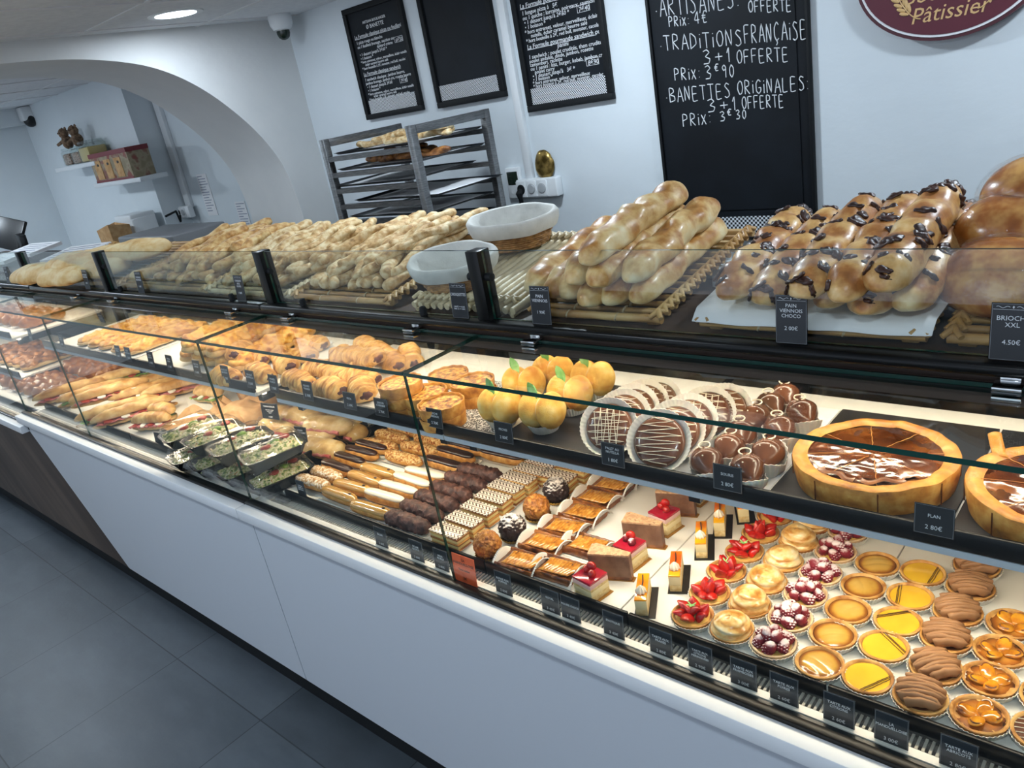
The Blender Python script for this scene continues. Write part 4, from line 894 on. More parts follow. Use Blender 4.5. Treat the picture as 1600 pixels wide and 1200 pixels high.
row([mk_eclair('choc', .152, 8)], [(784, 716), (800, 706)], .014, 'dark chocolate éclair behind the flaky logs, %s', .0, .05)
row([mk_eclair('sugar', .150, i) for i in range(2)], [(490, 757), (510, 744)], .014, 'sugar nut éclair in the left corner, %s', 0, .06)
row([mk_eclair('pral', .152, i) for i in range(2)], [(631, 719), (594, 698), (613, 685), (633, 674), (656, 704), (675, 692), (690, 682)], .014, 'praline éclair, %s of the group', 0, .06)
# ---------------------------------------------------------------- mid shelf
SZ = ZS + .0005
def slate(x0, x1, label, y1=1.47):
    t = tag(MB().rbox(x0, 1.106, SZ, x1, y1, SZ + .005, .001).build('slate_board', M['slab']), label, 'slate board', 'dark slate boards on the shelf')
slate(-1.19, -.76, 'dark slate board under the peach brioches and biscuits'); slate(-.545, -.262, 'dark slate board under the whole flan', 1.50); slate(-.258, .05, 'dark slate board under the torn flan', 1.50)
SB = SZ + .0055
def put(k, u, v, zc, rot, label, base=SB, sc=1, var=None):
    p = PZ(u, v, base + zc); return k.put((p.x, p.y, base), rot, label, sc, var)
for i, (u, v, c) in enumerate(((1365, 708, False), (1365, 708, True))):
    p = PZ(u, v, SB + .046) + Vector((.277 * i, -.006 * i, 0)); o = mk_flan(i, c); o.location = (p.x, p.y, SB); o['label'] = ('whole round flan with dark caramel skin', 'flan with a torn rim at the right edge')[i]
    if i == 1: o.rotation_euler.z = .4
pk = Kind([mk_peach(i) for i in range(2)])
for u, v, a, l in ((781, 633, -.1, 'leftmost peach shaped brioche, behind its price tag'), (847, 640, .08, 'peach shaped brioche in the front row beside the biscuits'), (818, 598, .1, 'peach shaped brioche behind the leftmost one'), (890, 613, .05, 'peach shaped brioche in front of the far right one'), (864, 580, .0, 'peach shaped brioche at the back'), (926, 590, -.05, 'peach shaped brioche farthest right')):
    put(pk, u, v, .050, (0, 0, a + .1), l, SB if u > 790 else SB)
bk = Kind([mk_palet(i) for i in range(4)])
for i, (u, v) in enumerate(((954, 669), (976, 653), (991, 643), (1007, 635), (1027, 630))): 
    p = PZ(u, v, SB + .046); bk.put((p.x, p.y, SB + .047), (.98 - .04 * i, 0, .35), 'chocolate biscuit in the left leaning line, %s' % ORD[i], 1.22 - .03 * i)
for i, (u, v) in enumerate(((1032, 692), (1056, 675), (1077, 663), (1106, 649), (1132, 644))):
    p = PZ(u, v, SB + .046); bk.put((p.x, p.y, SB + .047), (.90 - .03 * i, 0, .3), 'chocolate biscuit in the right leaning line, %s' % ORD[i], 1.26 - .03 * i)
tag(MB().rbox(-.755, 1.106, SZ, -.55, 1.50, SZ + .002, .0005).build('cake_board', M['paper']), 'white card under the chocolate mice', 'cake board')
mk = Kind([mk_mouse(i) for i in range(2)])
for u, v, l in ((1105, 722, 'front left chocolate mouse, beside the biscuits'), (1168, 733, 'chocolate mouse nearest the shelf edge, right of its tag'), (1140, 699, 'chocolate mouse behind the front left one'), (1200, 708, 'chocolate mouse at the front right, beside the flan'), (1158, 679, 'chocolate mouse third in the left line'), (1219, 671, 'chocolate mouse halfway back beside the flan'), (1180, 653, 'chocolate mouse fourth in the left line'), (1205, 634, 'chocolate mouse at the back left'), (1254, 645, 'chocolate mouse at the back right behind the flan edge'), (1228, 619, 'chocolate mouse highest at the back')):
    put(mk, u, v, .036, (0, 0, -1.15 + rnd.uniform(-.35, .3)), l, SZ + .0025, 1.12)
# quiches, some stacked
qk = Kind([mk_quiche(i, .060) for i in range(3)])
def stack(u, v, n, label):
    p = PZ(u, v, SZ + .03 * n)
    for i in range(n): qk.put((p.x + rnd.uniform(-.002, .002), p.y + rnd.uniform(-.002, .002), SZ + .0015 + .0302 * i), (0, 0, rnd.uniform(0, 6)), ('quiche alone behind the leek quiche stack' if n == 1 else '%s quiche of %s' % (('bottom', 'middle', 'top')[i if n == 3 else i * (3 - n) + (i if n == 2 else 0) if n > 1 else 2], label)))
tag(MB().sheet(lambda u, v: (-1.62 + .40 * u, 1.106 + .30 * v, SZ + .0012), 1, 1, thick=.001).build('printed_paper', mat('speckled_paper', [(.44, '#f0ede6'), (.5, '#5d5b57')], 260, 1, .8, rand=False)), 'white speckled paper sheet under the quiches', 'paper')
stack(688, 628, 2, 'the stack behind the leek quiche tag'); stack(738, 594, 2, 'the stack at the back right'); stack(624, 596, 3, 'the stack left of the glass joint'); stack(664, 612, 2, 'the stack between the others'); stack(700, 583, 1, 'the single one behind, standing alone')
fk = Kind([mk_puff(0), mk_puff(1, .105, .066, .045, 1), mk_puff(2, .12, .058, .040, 0), mk_puff(3, .11, .072, .036, 1)])
PUFF = [(352, 585), (378, 561), (404, 580), (408, 541), (436, 548), (446, 568), (466, 592), (486, 534), (500, 574), (516, 606), (526, 583), (538, 551), (560, 588), (564, 606), (572, 538), (577, 572), (592, 548), (609, 563), (640, 553), (470, 552), (548, 570), (395, 560)]
wh = ['by the glass joint', 'on top of the others by the glass joint', 'behind the second tag', 'at the far left back', 'in the left back corner', 'leaning in the middle left', 'nearest the shelf edge at left', 'alone at the back left', 'in the middle left', 'at the front middle showing dark filling', 'in the centre of the heap', 'at the back centre', 'in front of the centre', 'at the front right beside the quiche stack', 'alone at the back', 'on top of the right heap', 'at the right back', 'at the right beside the quiche stack', 'behind the quiches', 'between the left back pieces', 'on top of the centre heap', 'second from the glass joint']
for (u, v), l in zip(PUFF, wh): p = PZ(u, v, SZ + .03); fk.put((p.x, p.y, SZ + .001 + (.035 if 'on top' in l else 0)), (rnd.uniform(-.1, .1), rnd.uniform(-.1, .1), rnd.uniform(-.9, .2)), 'golden filled puff pastry ' + l, 1.22)
# flat baked slabs in the middle case
def slabm(seed, L, W, h, m):
    def f():
        t = thing('baked_slab', '', 'savoury bread', group='baked savoury slabs')
        MB().loaf(L, W, h * .8, 30, 18, .003, 40, seed, lo=.4, pw=.25).build('bread', M['bag'], t, smooth=180)
        MB().loaf(L * .97, W * .98, h * .8, 80, 34, .018, 42, seed + 2, lo=.3, pw=.3, z0=h * .36).build('topping', M[m], t, smooth=180); return t
    return f
def trayp(x0, x1, y0, y1, z, label, m='paper'):
    return tag(MB().rbox(x0, y0, z, x1, y1, z + .003, .001).build('paper_sheet', M[m]), label, 'paper')
trayp(-2.80, -2.35, 1.12, 1.52, SZ, 'white paper sheet under the cheese topped breads'); trayp(-3.9, -3.2, 1.12, 1.52, SZ, 'white paper sheet under the long pizza breads')
sk = Kind([slabm(0, .36, .105, .05, 'focac'), slabm(1, .36, .10, .055, 'focac')])
for i in range(5): sk.put((-2.82 + .088 * i, 1.345, SZ + .0035 + .012), (0, -.06, PI / 2 + rnd.uniform(-.05, .05)), 'cheese topped bread, %s from the left on its sheet' % ('first', 'second', 'third', 'fourth', 'fifth')[i])
for i in range(3): sk.put((-2.76 + .10 * i, 1.33, SZ + .062), (0, -.06, PI / 2 + rnd.uniform(-.1, .1)), 'upper cheese topped bread, %s from the left' % ('first', 'second', 'third')[i])
s2 = Kind([slabm(3, .38, .115, .032, 'focac'), slabm(4, .38, .11, .03, 'focac')])
for i in range(5): s2.put((-3.78 + .125 * i, 1.33, SZ + .0035), (0, 0, PI / 2 + rnd.uniform(-.06, .06)), 'long flat pizza bread, %s from the left' % ('first', 'second', 'third', 'fourth', 'fifth')[i])
# ---------------------------------------------------------------- sandwiches, panini and salads
def mk_sandwich(seed, L=.34):
    def f():
        t = thing('baguette_sandwich', '', 'sandwich', group='filled baguette sandwiches'); r2 = random.Random(seed)
        MB().loaf(L, .066, .028, 40, 18, .005, 30, seed, lo=.5, pw=.55, bend=.006).build('bread_bottom', M['bag'], t, smooth=180)
        MB().loaf(L, .068, .036, 40, 18, .006, 30, seed + 1, lo=.25, pw=.55, taper=.1, bend=.010).build('bread_top', M['bag'], t, smooth=180, loc=(0, .006, .030), rot=(.14, 0, 0))
        MB().sheet(lambda u, v: ((u - .5) * L * .86, -.038 + .06 * v, .027 + .003 * math.sin(u * 50 + seed) * (1 - v)), 60, 4, thick=.002).build('lettuce' if seed % 2 else 'ham', M['lettuce' if seed % 2 else 'ham'], t, smooth=180)
        for k in range(4): MB().lathe([(0, 0), (.017, 0), (.017, .004), (0, .004)], 20).build('egg_slice' if k % 2 else 'tomato_slice', M['egg' if k % 2 else 'tomato'], t, loc=((k - 1.5) * L * .2, -.022, .028), rot=(r2.uniform(-.2, .2), .1, 0))
        return t
    return f
wk = Kind([mk_sandwich(i) for i in range(4)])
SW = [(210, 644, .80, 'nearest the glass, right of the ham one'), (184, 642, .78, 'with ham showing, left of the front one'), (176, 624, .76, 'on top in the middle of the heap'), (150, 614, .80, 'leftmost in the heap'), (112, 612, .8, 'behind the leftmost, half hidden'), (196, 588, .7, 'lying at the back'), (232, 612, .7, 'with filling showing at the centre'), (258, 594, .75, 'at the back right'), (282, 606, .65, 'with lettuce, rightmost in the heap'), (325, 618, -.2, 'short, with lettuce, beside the kraft bags'), (236, 660, .1, 'short, with egg slices, by the kraft paper'), (252, 645, -.3, 'short, behind the egg one')]
for i, (u, v, a, l) in enumerate(SW): p = PZ(u, v, DZ + .03); wk.put((p.x, p.y, DZ + .001 + (.03 if 'on top' in l else 0)), (0, 0, a + .35), 'baguette sandwich ' + l, (.55, 1, 1) if 'short' in l else 1)
def mk_panini(seed):
    def f():
        t = thing('wrapped_panini', '', 'sandwich', group='panini wrapped in clear film'); L = .19
        MB().loaf(L, .075, .052, 24, 16, .003, 40, seed, lo=.42, pw=.35).build('panini_bread', M['panini'], t, smooth=180)
        MB().tube([((u - .5) * L * .8, -.034, .024 + .002 * math.sin(u * 30)) for u in [i / 16 for i in range(17)]], .006, 8).build('filling', M['ham'], t)
        MB().loaf(L * 1.10, .082, .058, 40, 24, .006, 60, seed + 3, lo=.42, pw=.3).build('film_wrap', M['wrap'], t, smooth=180); return t
    return f
nk = Kind([mk_panini(i) for i in range(3)])
PN = [(500, 700, 0, 'at the front of the heap'), (492, 684, 0, 'behind the handwritten price tag'), (512, 665, .03, 'on top of the heap'), (538, 672, 0, 'right end of the heap beside the divider'), (522, 644, .0, 'at the back of the heap'), (552, 653, 0, 'farthest back beside the divider'), (436, 666, 0, 'left of the heap, under the black sign'), (448, 648, 0, 'behind the black sign'), (478, 652, .03, 'between the two heaps')]
for u, v, dz, l in PN: p = PZ(u, v, DZ + .03 + dz); nk.put((p.x, p.y, DZ + .001 + dz), (0, 0, rnd.uniform(-.05, .2)), 'film wrapped panini ' + l, (1.08, 1.12, 1.12))
def rrect(a, b, r, n=6):
    return [(sx * (a - r) + r * math.cos(q), sy * (b - r) + r * math.sin(q)) for sx, sy, q0 in ((1, 1, 0), (-1, 1, PI / 2), (-1, -1, PI), (1, -1, 1.5 * PI)) for q in [q0 + PI / 2 * i / n for i in range(n + 1)]]
def rings(mb, prof):       # prof: (half a, half b, corner r, z)
    vs = []; fs = []; n = 28
    for a, b, r, z in prof: vs += [(x, y, z) for x, y in rrect(a, b, r)]
    for i in range(len(prof) - 1):
        for j in range(n): fs.append((i * n + j, i * n + (j + 1) % n, (i + 1) * n + (j + 1) % n, (i + 1) * n + j))
    fs += [list(range(n))[::-1], [(len(prof) - 1) * n + j for j in range(n)]]; return mb.add(vs, fs)
def mk_salad(seed):
    def f():
        t = thing('salad_box', '', 'food box', group='clear lidded salad boxes')
        rings(MB(), [(.062, .040, .018, 0), (.078, .055, .024, .034), (.082, .059, .026, .036), (.082, .059, .026, .038), (.074, .051, .022, .037), (.058, .036, .016, .004)]).build('base_tray', M['box'], t, smooth=50)
        MB().sheet(lambda u, v: ((u - .5) * .145 * (1 - .1 * abs(v - .5)), (v - .5) * .098, .030 + .018 * math.sin(u * PI) * math.sin(v * PI) + .010 * mn.noise(Vector((u * 9, v * 7, seed * 3))) + .005 * mn.noise(Vector((u * 25, v * 20, seed)))), 44, 32).build('salad', M['salad'], t, smooth=60)
        for k in range(3): MB().blob((0, 0, 0), (.014, .011, .007), 2, .003, 90, k).build('tomato_piece', M['tomato' if k != 1 else 'lettuce'], t, smooth=180, loc=(.045 - .03 * k, .02 - .015 * k + .01 * seed, .046))
        rings(MB(), [(.081, .058, .026, .0385), (.078, .055, .025, .041), (.070, .047, .022, .064), (.060, .038, .018, .072), (.03, .018, .01, .0745)]).build('clear_lid', M['lid'], t, smooth=60); return t
    return f
ak = Kind([mk_salad(i) for i in range(3)])
base = [(337, 702), (372, 716), (405, 729), (441, 741)]
lab = ('leftmost', 'second from the left', 'third from the left', 'rightmost')
for i, (u, v) in enumerate([(302, 684), (338, 692), (380, 704), (430, 716)]):
    p = PZ(u, v, DZ + .085)
    for z, q in ((0, 'lower'), (.0795, 'upper')): ak.put((p.x + (.0 if z else .006), p.y + (0 if z else -.004), DZ + .001 + z), (0, 0, PI / 2 - .2 + rnd.uniform(-.05, .05)), '%s salad box of the %s stack' % (q, lab[i]), (1.22, 1.15, 1.05))
def kraft(name, label, u, v, s, seed, L=.2, W=.12, h=.075):
    p = PZ(u, v, DZ + h / 2); t = thing(name, label, 'paper bag', (p.x, p.y, DZ), (0, 0, s))
    MB().loaf(L, W, h, 30, 22, .014, 22, seed, lo=.42, pw=.3).build('paper', M['kraft'], t, smooth=30)
    MB().sheet(lambda a, b: (-L * .42 - .05 * a, (b - .5) * W * .8 * (1 - .3 * a), h * .45 + .05 * a + .01 * math.sin(b * 14 + seed) * a), 8, 14, thick=.0012).build('twisted_end', M['kraft'], t, smooth=30)
kraft('kraft_wrapped_sandwich', 'brown kraft paper wrapped sandwich left of the panini', 383, 645, .2, 1); kraft('kraft_wrapped_sandwich', 'brown kraft paper wrapped sandwich behind the salad boxes', 352, 662, .5, 2, .18, .12, .06); kraft('kraft_wrapped_sandwich', 'brown kraft wrapped sandwich under the shelf edge', 408, 628, 0, 3, .17, .11, .06)
p = PZ(300, 652, DZ + .03); t = tag(MB().sheet(lambda u, v: ((u - .5) * .22, (v - .5) * .15, .004 + .07 * max(0, v - .55) * (1 + .3 * math.sin(u * 9)) + .006 * math.sin(u * 13 + v * 4)), 20, 12, thick=.001).build('kraft_sheet', M['kraft'], None, loc=(p.x, p.y, DZ + .003), rot=(0, 0, .3), smooth=30), 'crumpled kraft paper sheet beside the short egg sandwich', 'paper')
# ---------------------------------------------------------------- far case: browned loaves on the deck and shelves
def mk_braid(seed):
    def f():
        return MB().loaf(.24, .095, .07, 36, 20, .006, 40, seed, lo=.4, pw=.45, ridge=lambda u: .12 * math.sin(u * 17 + seed)).build('braided_loaf', M['viennoi'], smooth=180)
    return f
def mk_b2(seed):
    def f():
        o = mk_braid(seed)(); tag(o, '', 'bread', 'brown braided loaves in the far case'); return o
    return f
bk2 = Kind([mk_b2(i) for i in range(3)]); zd = .729
wh = ['first', 'second', 'third', 'fourth', 'fifth', 'sixth', 'seventh', 'eighth']
for r in range(2):
    for i in range(8): bk2.put((-4.22 - .125 * i, 1.17 + .24 * r, zd + .002 + .02 * r), (0, 0, PI / 2 + rnd.uniform(-.2, .2)), 'brown braided loaf on the far deck, %s row, %s from the right' % (('front', 'back')[r], wh[i]))
zs2 = PY(34, 590, 1.10).z; xs2 = PY(34, 590, 1.10).x
bk3 = Kind([slabm(7, .30, .12, .045, 'olive'), slabm(8, .30, .12, .05, 'olive')])
for i in range(6): bk3.put((xs2 - .12 - .135 * i, 1.29, zs2 + .002), (0, 0, PI / 2 + rnd.uniform(-.15, .15)), 'dark topped bread on the lower far shelf, %s from the right' % wh[i])
for i in range(6): bk2.put((-4.70 - .14 * i, 1.30, SZ + .001), (0, 0, PI / 2 + rnd.uniform(-.25, .25)), 'brown braided loaf on the upper far shelf, %s from the right' % wh[i])
# ---------------------------------------------------------------- top of the counter: rattan trays, loaves, baskets
TI = math.atan(.155); TY, TZ = 1.192, 1.354          # the trays lean back: front edge low
def tilt(u, v, dz=0): return PT(u, v, TY, TZ + dz, .155)
def tz(y): return TZ + .155 * (y - TY)
def rattan(label, x0, x1, m='rat', along='x', Ly=.42, dz=0, rx=0, lx=0, ry=None):
    """tray of bound rods; origin at the front left corner, leaning back"""
    W = x1 - x0; t = thing('rattan_tray', label, 'tray', (x0, TY, TZ - .012 + dz), (TI, 0, 0)); n = 15; me = None
    for i in range(n):
        if along == 'x':
            r = .0085 if i in (0, n - 1) else .0062; y = Ly * (i + .2) / (n - .6); L = W
            if me is None or i in (1, n - 1): me = MB().tube([(W * k / 8, .0012 * math.sin(k * 2.1), 0) for k in range(9)], r, 10).mesh('rod', [M[m]], 60)
            o = bpy.data.objects.new('rod', me); o.location = (0, y, 0)
        else:
            if me is None: me = MB().tube([(.0012 * math.sin(k * 2.1), Ly * k / 8, 0) for k in range(9)], .0085, 10).mesh('rod', [M[m]], 60)
            o = bpy.data.objects.new('rod', me); o.location = (W * (i + .5) / n, 0, 0)
        COL.objects.link(o); o.parent = t
    def braid(p, q):
        b = MB(); p, q = Vector(p), Vector(q); d = q - p; k = int(d.length / .022); d.normalize(); s = Vector((-d.y, d.x, 0))
        for i in range(k):
            c = p + d * (.022 * (i + .5))
            for e in (-1, 1): b.tube([c + d * (-.016) + s * (.013 * e) + Vector((0, 0, .004)), c + Vector((0, 0, .012)), c + d * .014 - s * (.010 * e) + Vector((0, 0, .003))], [.0045, .0062, .0045], 8)
        return b
    if along == 'x':
        for x in (.008, W - .008): braid((x, 0, .003), (x, Ly, .003)).build('braided_edge', M[m], t, smooth=60)
        for x in (W * .30, W * .68):
            w = MB()
            for i in range(n): y = Ly * (i + .2) / (n - .6); w.tube([(x + .004 * math.sin(q), y + .0085 * math.cos(q), .0078 * math.sin(q)) for q in [j * PI / 4 for j in range(8)]], .0022, 6, closed=True, up=(1, 0, 0))
            w.build('cane_binding', M['ratl' if m == 'rat' else 'rat'], t)
    else:
        for y in (.03, Ly - .03): braid((0, y, .006), (W, y, .006)).build('braided_edge', M[m], t, smooth=60)
        for x in (W * .05, W * .95): MB().tube([(x, 0, -.012), (x, Ly, -.012)], .006, 8).build('runner', M[m], t)
    for x in (.025, W - .025):
        MB().rbox(x - .013, .008, -.0155, x + .013, .034, -.004, .003, M=None).build('foot', M[m], t); 
    ry = ry or TY + Ly - .10; tag(MB().rbox(x0 + .03 - lx, ry, ZT + .0005, x1 - .03 + rx, ry + .07, tz(ry) - .028 + dz, .003).build('tray_riser', M['white']), 'white riser block under the ' + label, 'riser', 'risers under the rattan trays')
    return t
def along(u, v, L, dz, yaw=0):        # a loaf whose front tip shows at (u, v), lying up the leaning tray
    f = tilt(u, v, dz); d = Vector((-math.sin(yaw), math.cos(yaw) * math.cos(TI), math.sin(TI)))
    return f + d * (L / 2), (0, -TI, PI / 2 + yaw)
tr1 = PZ(790, 500, TZ).x, PZ(1003, 512, TZ).x
rattan('rattan tray under the plain milk loaves', tr1[0], tr1[1] - .005)
def mk_vien(seed, L=.37, w=.070, h=.056, m='vien'):
    def f():
        t = thing('milk_loaf', '', 'bread', group='golden milk loaves'); sc = lambda u: .11 * math.sin(u * 20 + seed + math.sin(u * 7)) * (1 - u * u) + .05 * math.sin(u * 8 + seed)
        MB().loaf(L, w, h, 60, 26, .008, 28, seed, lo=.38, pw=.3, ridge=sc, bend=.004).build('crust', M[m], t, smooth=180)
        return t
    return f
vk = Kind([mk_vien(i) for i in range(4)])
V = [(828, 458, .000, 'leftmost, pale, at the tray edge'), (858, 468, .000, 'browned, behind the price tag'), (884, 470, .000, 'in the lower row right of the price tag'), (916, 482, .000, 'small tipped, in the lower row middle'), (951, 480, .000, 'brown, in the lower row'), (995, 478, .000, 'rightmost beside the braided tray edge'),
     (893, 448, .050, 'left in the upper row'), (931, 452, .050, 'in the middle of the upper row'), (984, 445, .050, 'rightmost in the upper row'), (915, 418, .095, 'topmost of the heap')]
for i, (u, v, dz, l) in enumerate(V): c, r = along(u, v + 6, .37, .010 + dz, rnd.uniform(-.03, .03)); c.z -= .004; vk.put(c, r, 'golden milk loaf, ' + l, (1.0, 1, 1))
# chocolate chunk loaves on a paper lined tray
tr2 = PZ(1073, 494, TZ + .01).x, PZ(1440, 530, TZ + .01).x
rattan('rattan tray under the chocolate chunk loaves', tr2[0] + .01, tr2[1] - .01, lx=.14, ry=1.45)
W2 = tr2[1] - tr2[0]
MB().sheet(lambda u, v: (u * W2 + .004 * math.sin(v * 7), -.012 + v * .455, (-.016 * max(0, 1 - v * 22) + .006 * max(0, abs(u - .5) * 2 - .93) * 14 * (.3 + v)) + .0012 * math.sin(u * 21 + v * 9)), 40, 40, thick=.0008).build('paper_sheet', M['paper'], None, loc=(tr2[0], TY, TZ + .0115), rot=(TI, 0, 0), smooth=60)
tag(COL.objects[-1], 'white paper lining under the chocolate chunk loaves', 'paper')
def mk_chocloaf(seed):
    def f():
        t = thing('chocolate_chunk_loaf', '', 'bread', group='chocolate chunk milk loaves'); L, w, h = .37, .074, .058; r2 = random.Random(seed)
        sc = lambda u: .08 * math.sin(u * 17 + seed)
        b = MB().loaf(L, w, h, 60, 26, .007, 32, seed, lo=.38, pw=.3, ridge=sc); cr = b.build('crust', M['vienc'], t, smooth=180)
        for k in range(24):
            j = r2.randrange(6, 55); a = r2.randrange(1, 13); p = b.v[j * 26 + a]; q = b.v[j * 26 + (a + 1) % 26]; c = Vector((p.x, 0, h * .4)); nn = (p - c).normalized()
            MB().blob((0, 0, 0), (r2.uniform(.008, .017), r2.uniform(.006, .012), .0036), 3, .006, 120, k + seed).build('chocolate_chunk', M['chip'], t, smooth=180, loc=p - nn * .0008, rot=nn.to_track_quat('Z', 'X').to_euler())
        return t
    return f
ck = Kind([mk_chocloaf(i) for i in range(4)])
V = [(1136, 478, 0, 'leftmost on its paper'), (1192, 487, 0, 'second from the left on its paper'), (1288, 492, 0, 'low behind the price tag'), (1350, 505, 0, 'lowest in the middle'), (1415, 498, 0, 'rightmost on its paper'),
     (1252, 478, .038, 'above the price tag'), (1312, 484, .040, 'pale, in the middle of the upper row'), (1375, 470, .052, 'topmost, thick with chocolate')]
for i, (u, v, dz, l) in enumerate(V): c, r = along(u, v + 4, .37, .018 + dz, rnd.uniform(-.03, .03)); ck.put(c, r, 'chocolate chunk loaf, ' + l)
# wrapped brioches
bx = PZ(1478, 528, TZ).x
rattan('rattan tray under the wrapped brioches', bx - .005, bx + .46)
def mk_brioche(seed):
    def f():
        t = thing('wrapped_brioche', '', 'bread', group='big brioches in clear wrap'); L, w, h = .36, .15, .115
        MB().loaf(L, w, h, 40, 24, .006, 14, seed, lo=.40, pw=.42, ridge=lambda u: .03 * math.sin(u * 9 + seed)).build('brioche', M['brioche'], t, smooth=180)
        MB().loaf(L * 1.035, w * 1.035, h * 1.035, 70, 44, .0035, 55, seed + 4, lo=.40, pw=.40, ridge=lambda u: .03 * math.sin(u * 9 + seed)).build('clear_wrap', M['wrap'], t, smooth=180); return t
    return f
hk = Kind([mk_brioche(0), mk_brioche(1)])
for u, v, y, zo, l in ((1466, 432, 1.31, 0, 'lowest, at the right end of the counter'), (1490, 362, 1.41, 0, 'second up, behind the lowest'), (1532, 306, 1.46, 0, 'topmost of the three')):
    p = PY(u, v, y); hk.put((p.x + .18, y, p.z - .052), (TI, 0, 0), 'big glossy brioche in clear wrap, ' + l)
# pale empty tray with two lined baskets
tr3 = PZ(628, 474, TZ).x, PZ(768, 497, TZ).x
rattan('pale rattan tray under the lined baskets', tr3[0], tr3[1], 'ratl', 'y')
def basket(label, p, rz, tl, s=1):
    t = thing('lined_basket', label, 'basket', p, (tl, 0, rz)); A, B, Hh = .105 * s, .068 * s, .075 * s
    def el(i, a, r, z): return r, z
    def ring(k, z, wv=0): return [(A * k * math.cos(q), B * k * math.sin(q), z) for q in [j * PI / 24 for j in range(48)]]
    w = MB()
    for i in range(9):
        z = .004 + i * .0056 * s; k = .74 + .22 * i / 9; w.tube([(x * (1 + .02 * (1 if (j + i) % 2 else -1)), y * (1 + .02 * (1 if (j + i) % 2 else -1)), z) for j, (x, y, _) in enumerate(ring(k, z))], .0034, 6, closed=True)
    w.build('wicker_wall', M['wick'], t)
    def ell(prof, m, nm, amp):
        q = MB(); vs = []; fs = []; n = 64
        for i, (k, z) in enumerate(prof):
            for j in range(n): a = 2 * PI * j / n; kk = k * (1 + amp * math.sin(a * 11 + i) * .3 + amp * math.sin(a * 5 + 1)); vs.append((A * kk * math.cos(a), B * kk * math.sin(a), z + amp * .03 * math.sin(a * 7 + i * 2)))
        for i in range(len(prof) - 1):
            for j in range(n): fs.append((i * n + j, i * n + (j + 1) % n, (i + 1) * n + (j + 1) % n, (i + 1) * n + j))
        fs.append([(len(prof) - 1) * n + j for j in range(n)]); q.add(vs, fs); q.build(nm, m, t, smooth=180)
    ell([(1.0, Hh * .52), (1.06, Hh * .72), (1.08, Hh * .95), (1.03, Hh * 1.03), (.95, Hh), (.78, Hh * .6), (.66, Hh * .25), (.50, .016), (.2, .014)], M['linen'], 'linen_liner', .02)
p = tilt(716, 440, .012); basket('oval basket with grey linen lining nearest the sneeze guard', (p.x, p.y, p.z - .004), .55, TI + .12, 1.0)
p = tilt(800, 385, .012); basket('oval wicker basket with grey linen lining behind the first', (p.x, p.y + .02, p.z), .5, TI, 1.08)
# bread twists in heaps
def mk_stick(seed, m='stick', L=.24, r=.0150, g='herb bread twists'):
    def f():
        r2 = random.Random(seed); bend = r2.uniform(-.03, .03)
        pts = [((u - .5) * L, bend * (1 - (2 * u - 1) ** 2), r + .004 * math.sin(u * 8 + seed)) for u in [i / 30 for i in range(31)]]
        rad = [r * (min(1, .55 + 9 * min(u, 1 - u))) * (1 + .04 * math.sin(u * 17 + seed)) for u in [i / 30 for i in range(31)]]
        o = MB().tube(pts, rad, 14, sx=1.25, sz=.95, fn=lambda u, a: 1 + .14 * math.cos(2 * a + u * 12 + seed) + .05 * mn.noise(Vector((u * 40, a * 2, seed)))).build('bread_twist', M[m], smooth=180)
        return tag(o, '', 'bread', g)
    return f
def heap(kind, x0, x1, rows, name, yaw=0, spread=.4):
    for nm, y0, dz, pit, m in rows:
        for i in range(m):
            x = x0 + (x1 - x0) * (i + .5 + rnd.uniform(-.25, .25)) / m; yw = yaw + rnd.uniform(-spread, spread); s = rnd.uniform(.88, 1.1); L = .24 * s; p = TI + pit + rnd.uniform(-.04, .06)
            yf = TY + .012 + y0 + rnd.uniform(0, .03); cyy = yf + L / 2 * math.cos(yw)
            kind.put((x, cyy, tz(yf) + .002 + dz + L / 2 * math.sin(p) - .002), (rnd.uniform(-.4, .4), -p, PI / 2 + yw), '%s, %s row, %s from the left' % (name, nm, ORDL[i]), s)
ROWS = lambda n: [('lowest front', .0, .0, 0, n), ('lowest back', .17, .0, 0, n - 1), ('middle front', .03, .020, .06, n - 1), ('middle back', .17, .022, .0, n - 1), ('upper front', .06, .042, .02, n - 2), ('topmost', .14, .042, -.04, n - 2)]
ORDL = ['first', 'second', 'third', 'fourth', 'fifth', 'sixth', 'seventh', 'eighth', 'ninth', 'tenth', 'eleventh', 'twelfth', 'thirteenth']
k1 = Kind([mk_stick(i) for i in range(6)])
a1, b1 = PZ(447, 462, TZ).x, PZ(582, 478, TZ).x
rattan('rattan tray under the big heap of herb twists', a1, b1); heap(k1, a1 + .03, b1 - .05, ROWS(10), 'herb bread twist in the big heap', -.05, .42)
a2, b2 = PZ(308, 455, TZ).x, a1 - .02
rattan('pale rattan tray behind the sneeze guard post', a2, b2, 'ratl'); heap(Kind([mk_stick(i + 10) for i in range(5)]), a2 + .05, b2 - .02, ROWS(9), 'speckled bread twist behind the guard post', -.05, .38)
k3 = Kind([mk_stick(i + 20, 'stick2', .25, .016, 'cheese bread twists') for i in range(5)])
a3, b3 = PZ(170, 446, TZ).x, a2 - .02
rattan('rattan tray half covered by cheese twists', a3, b3); heap(k3, a3 + (b3 - a3) * .45, b3 - .01, ROWS(8), 'golden cheese bread twist', -.05, .28)
t = k3.put((a3 + .20, TY + .15, tz(TY + .15) + .002), (0, -TI, PI / 2 - .3), 'single thick cheese bread twist at the left of its heap', 1.3)
def mk_flat(seed):
    def f():
        o = MB().loaf(.36, .17, .075, 36, 24, .010, 12, seed, lo=.36, pw=.55).build('flat_loaf', M['rustic'], smooth=180); return tag(o, '', 'bread', 'pale floured flat loaves')
    return f
a4, b4 = a3 - .95, a3 - .01
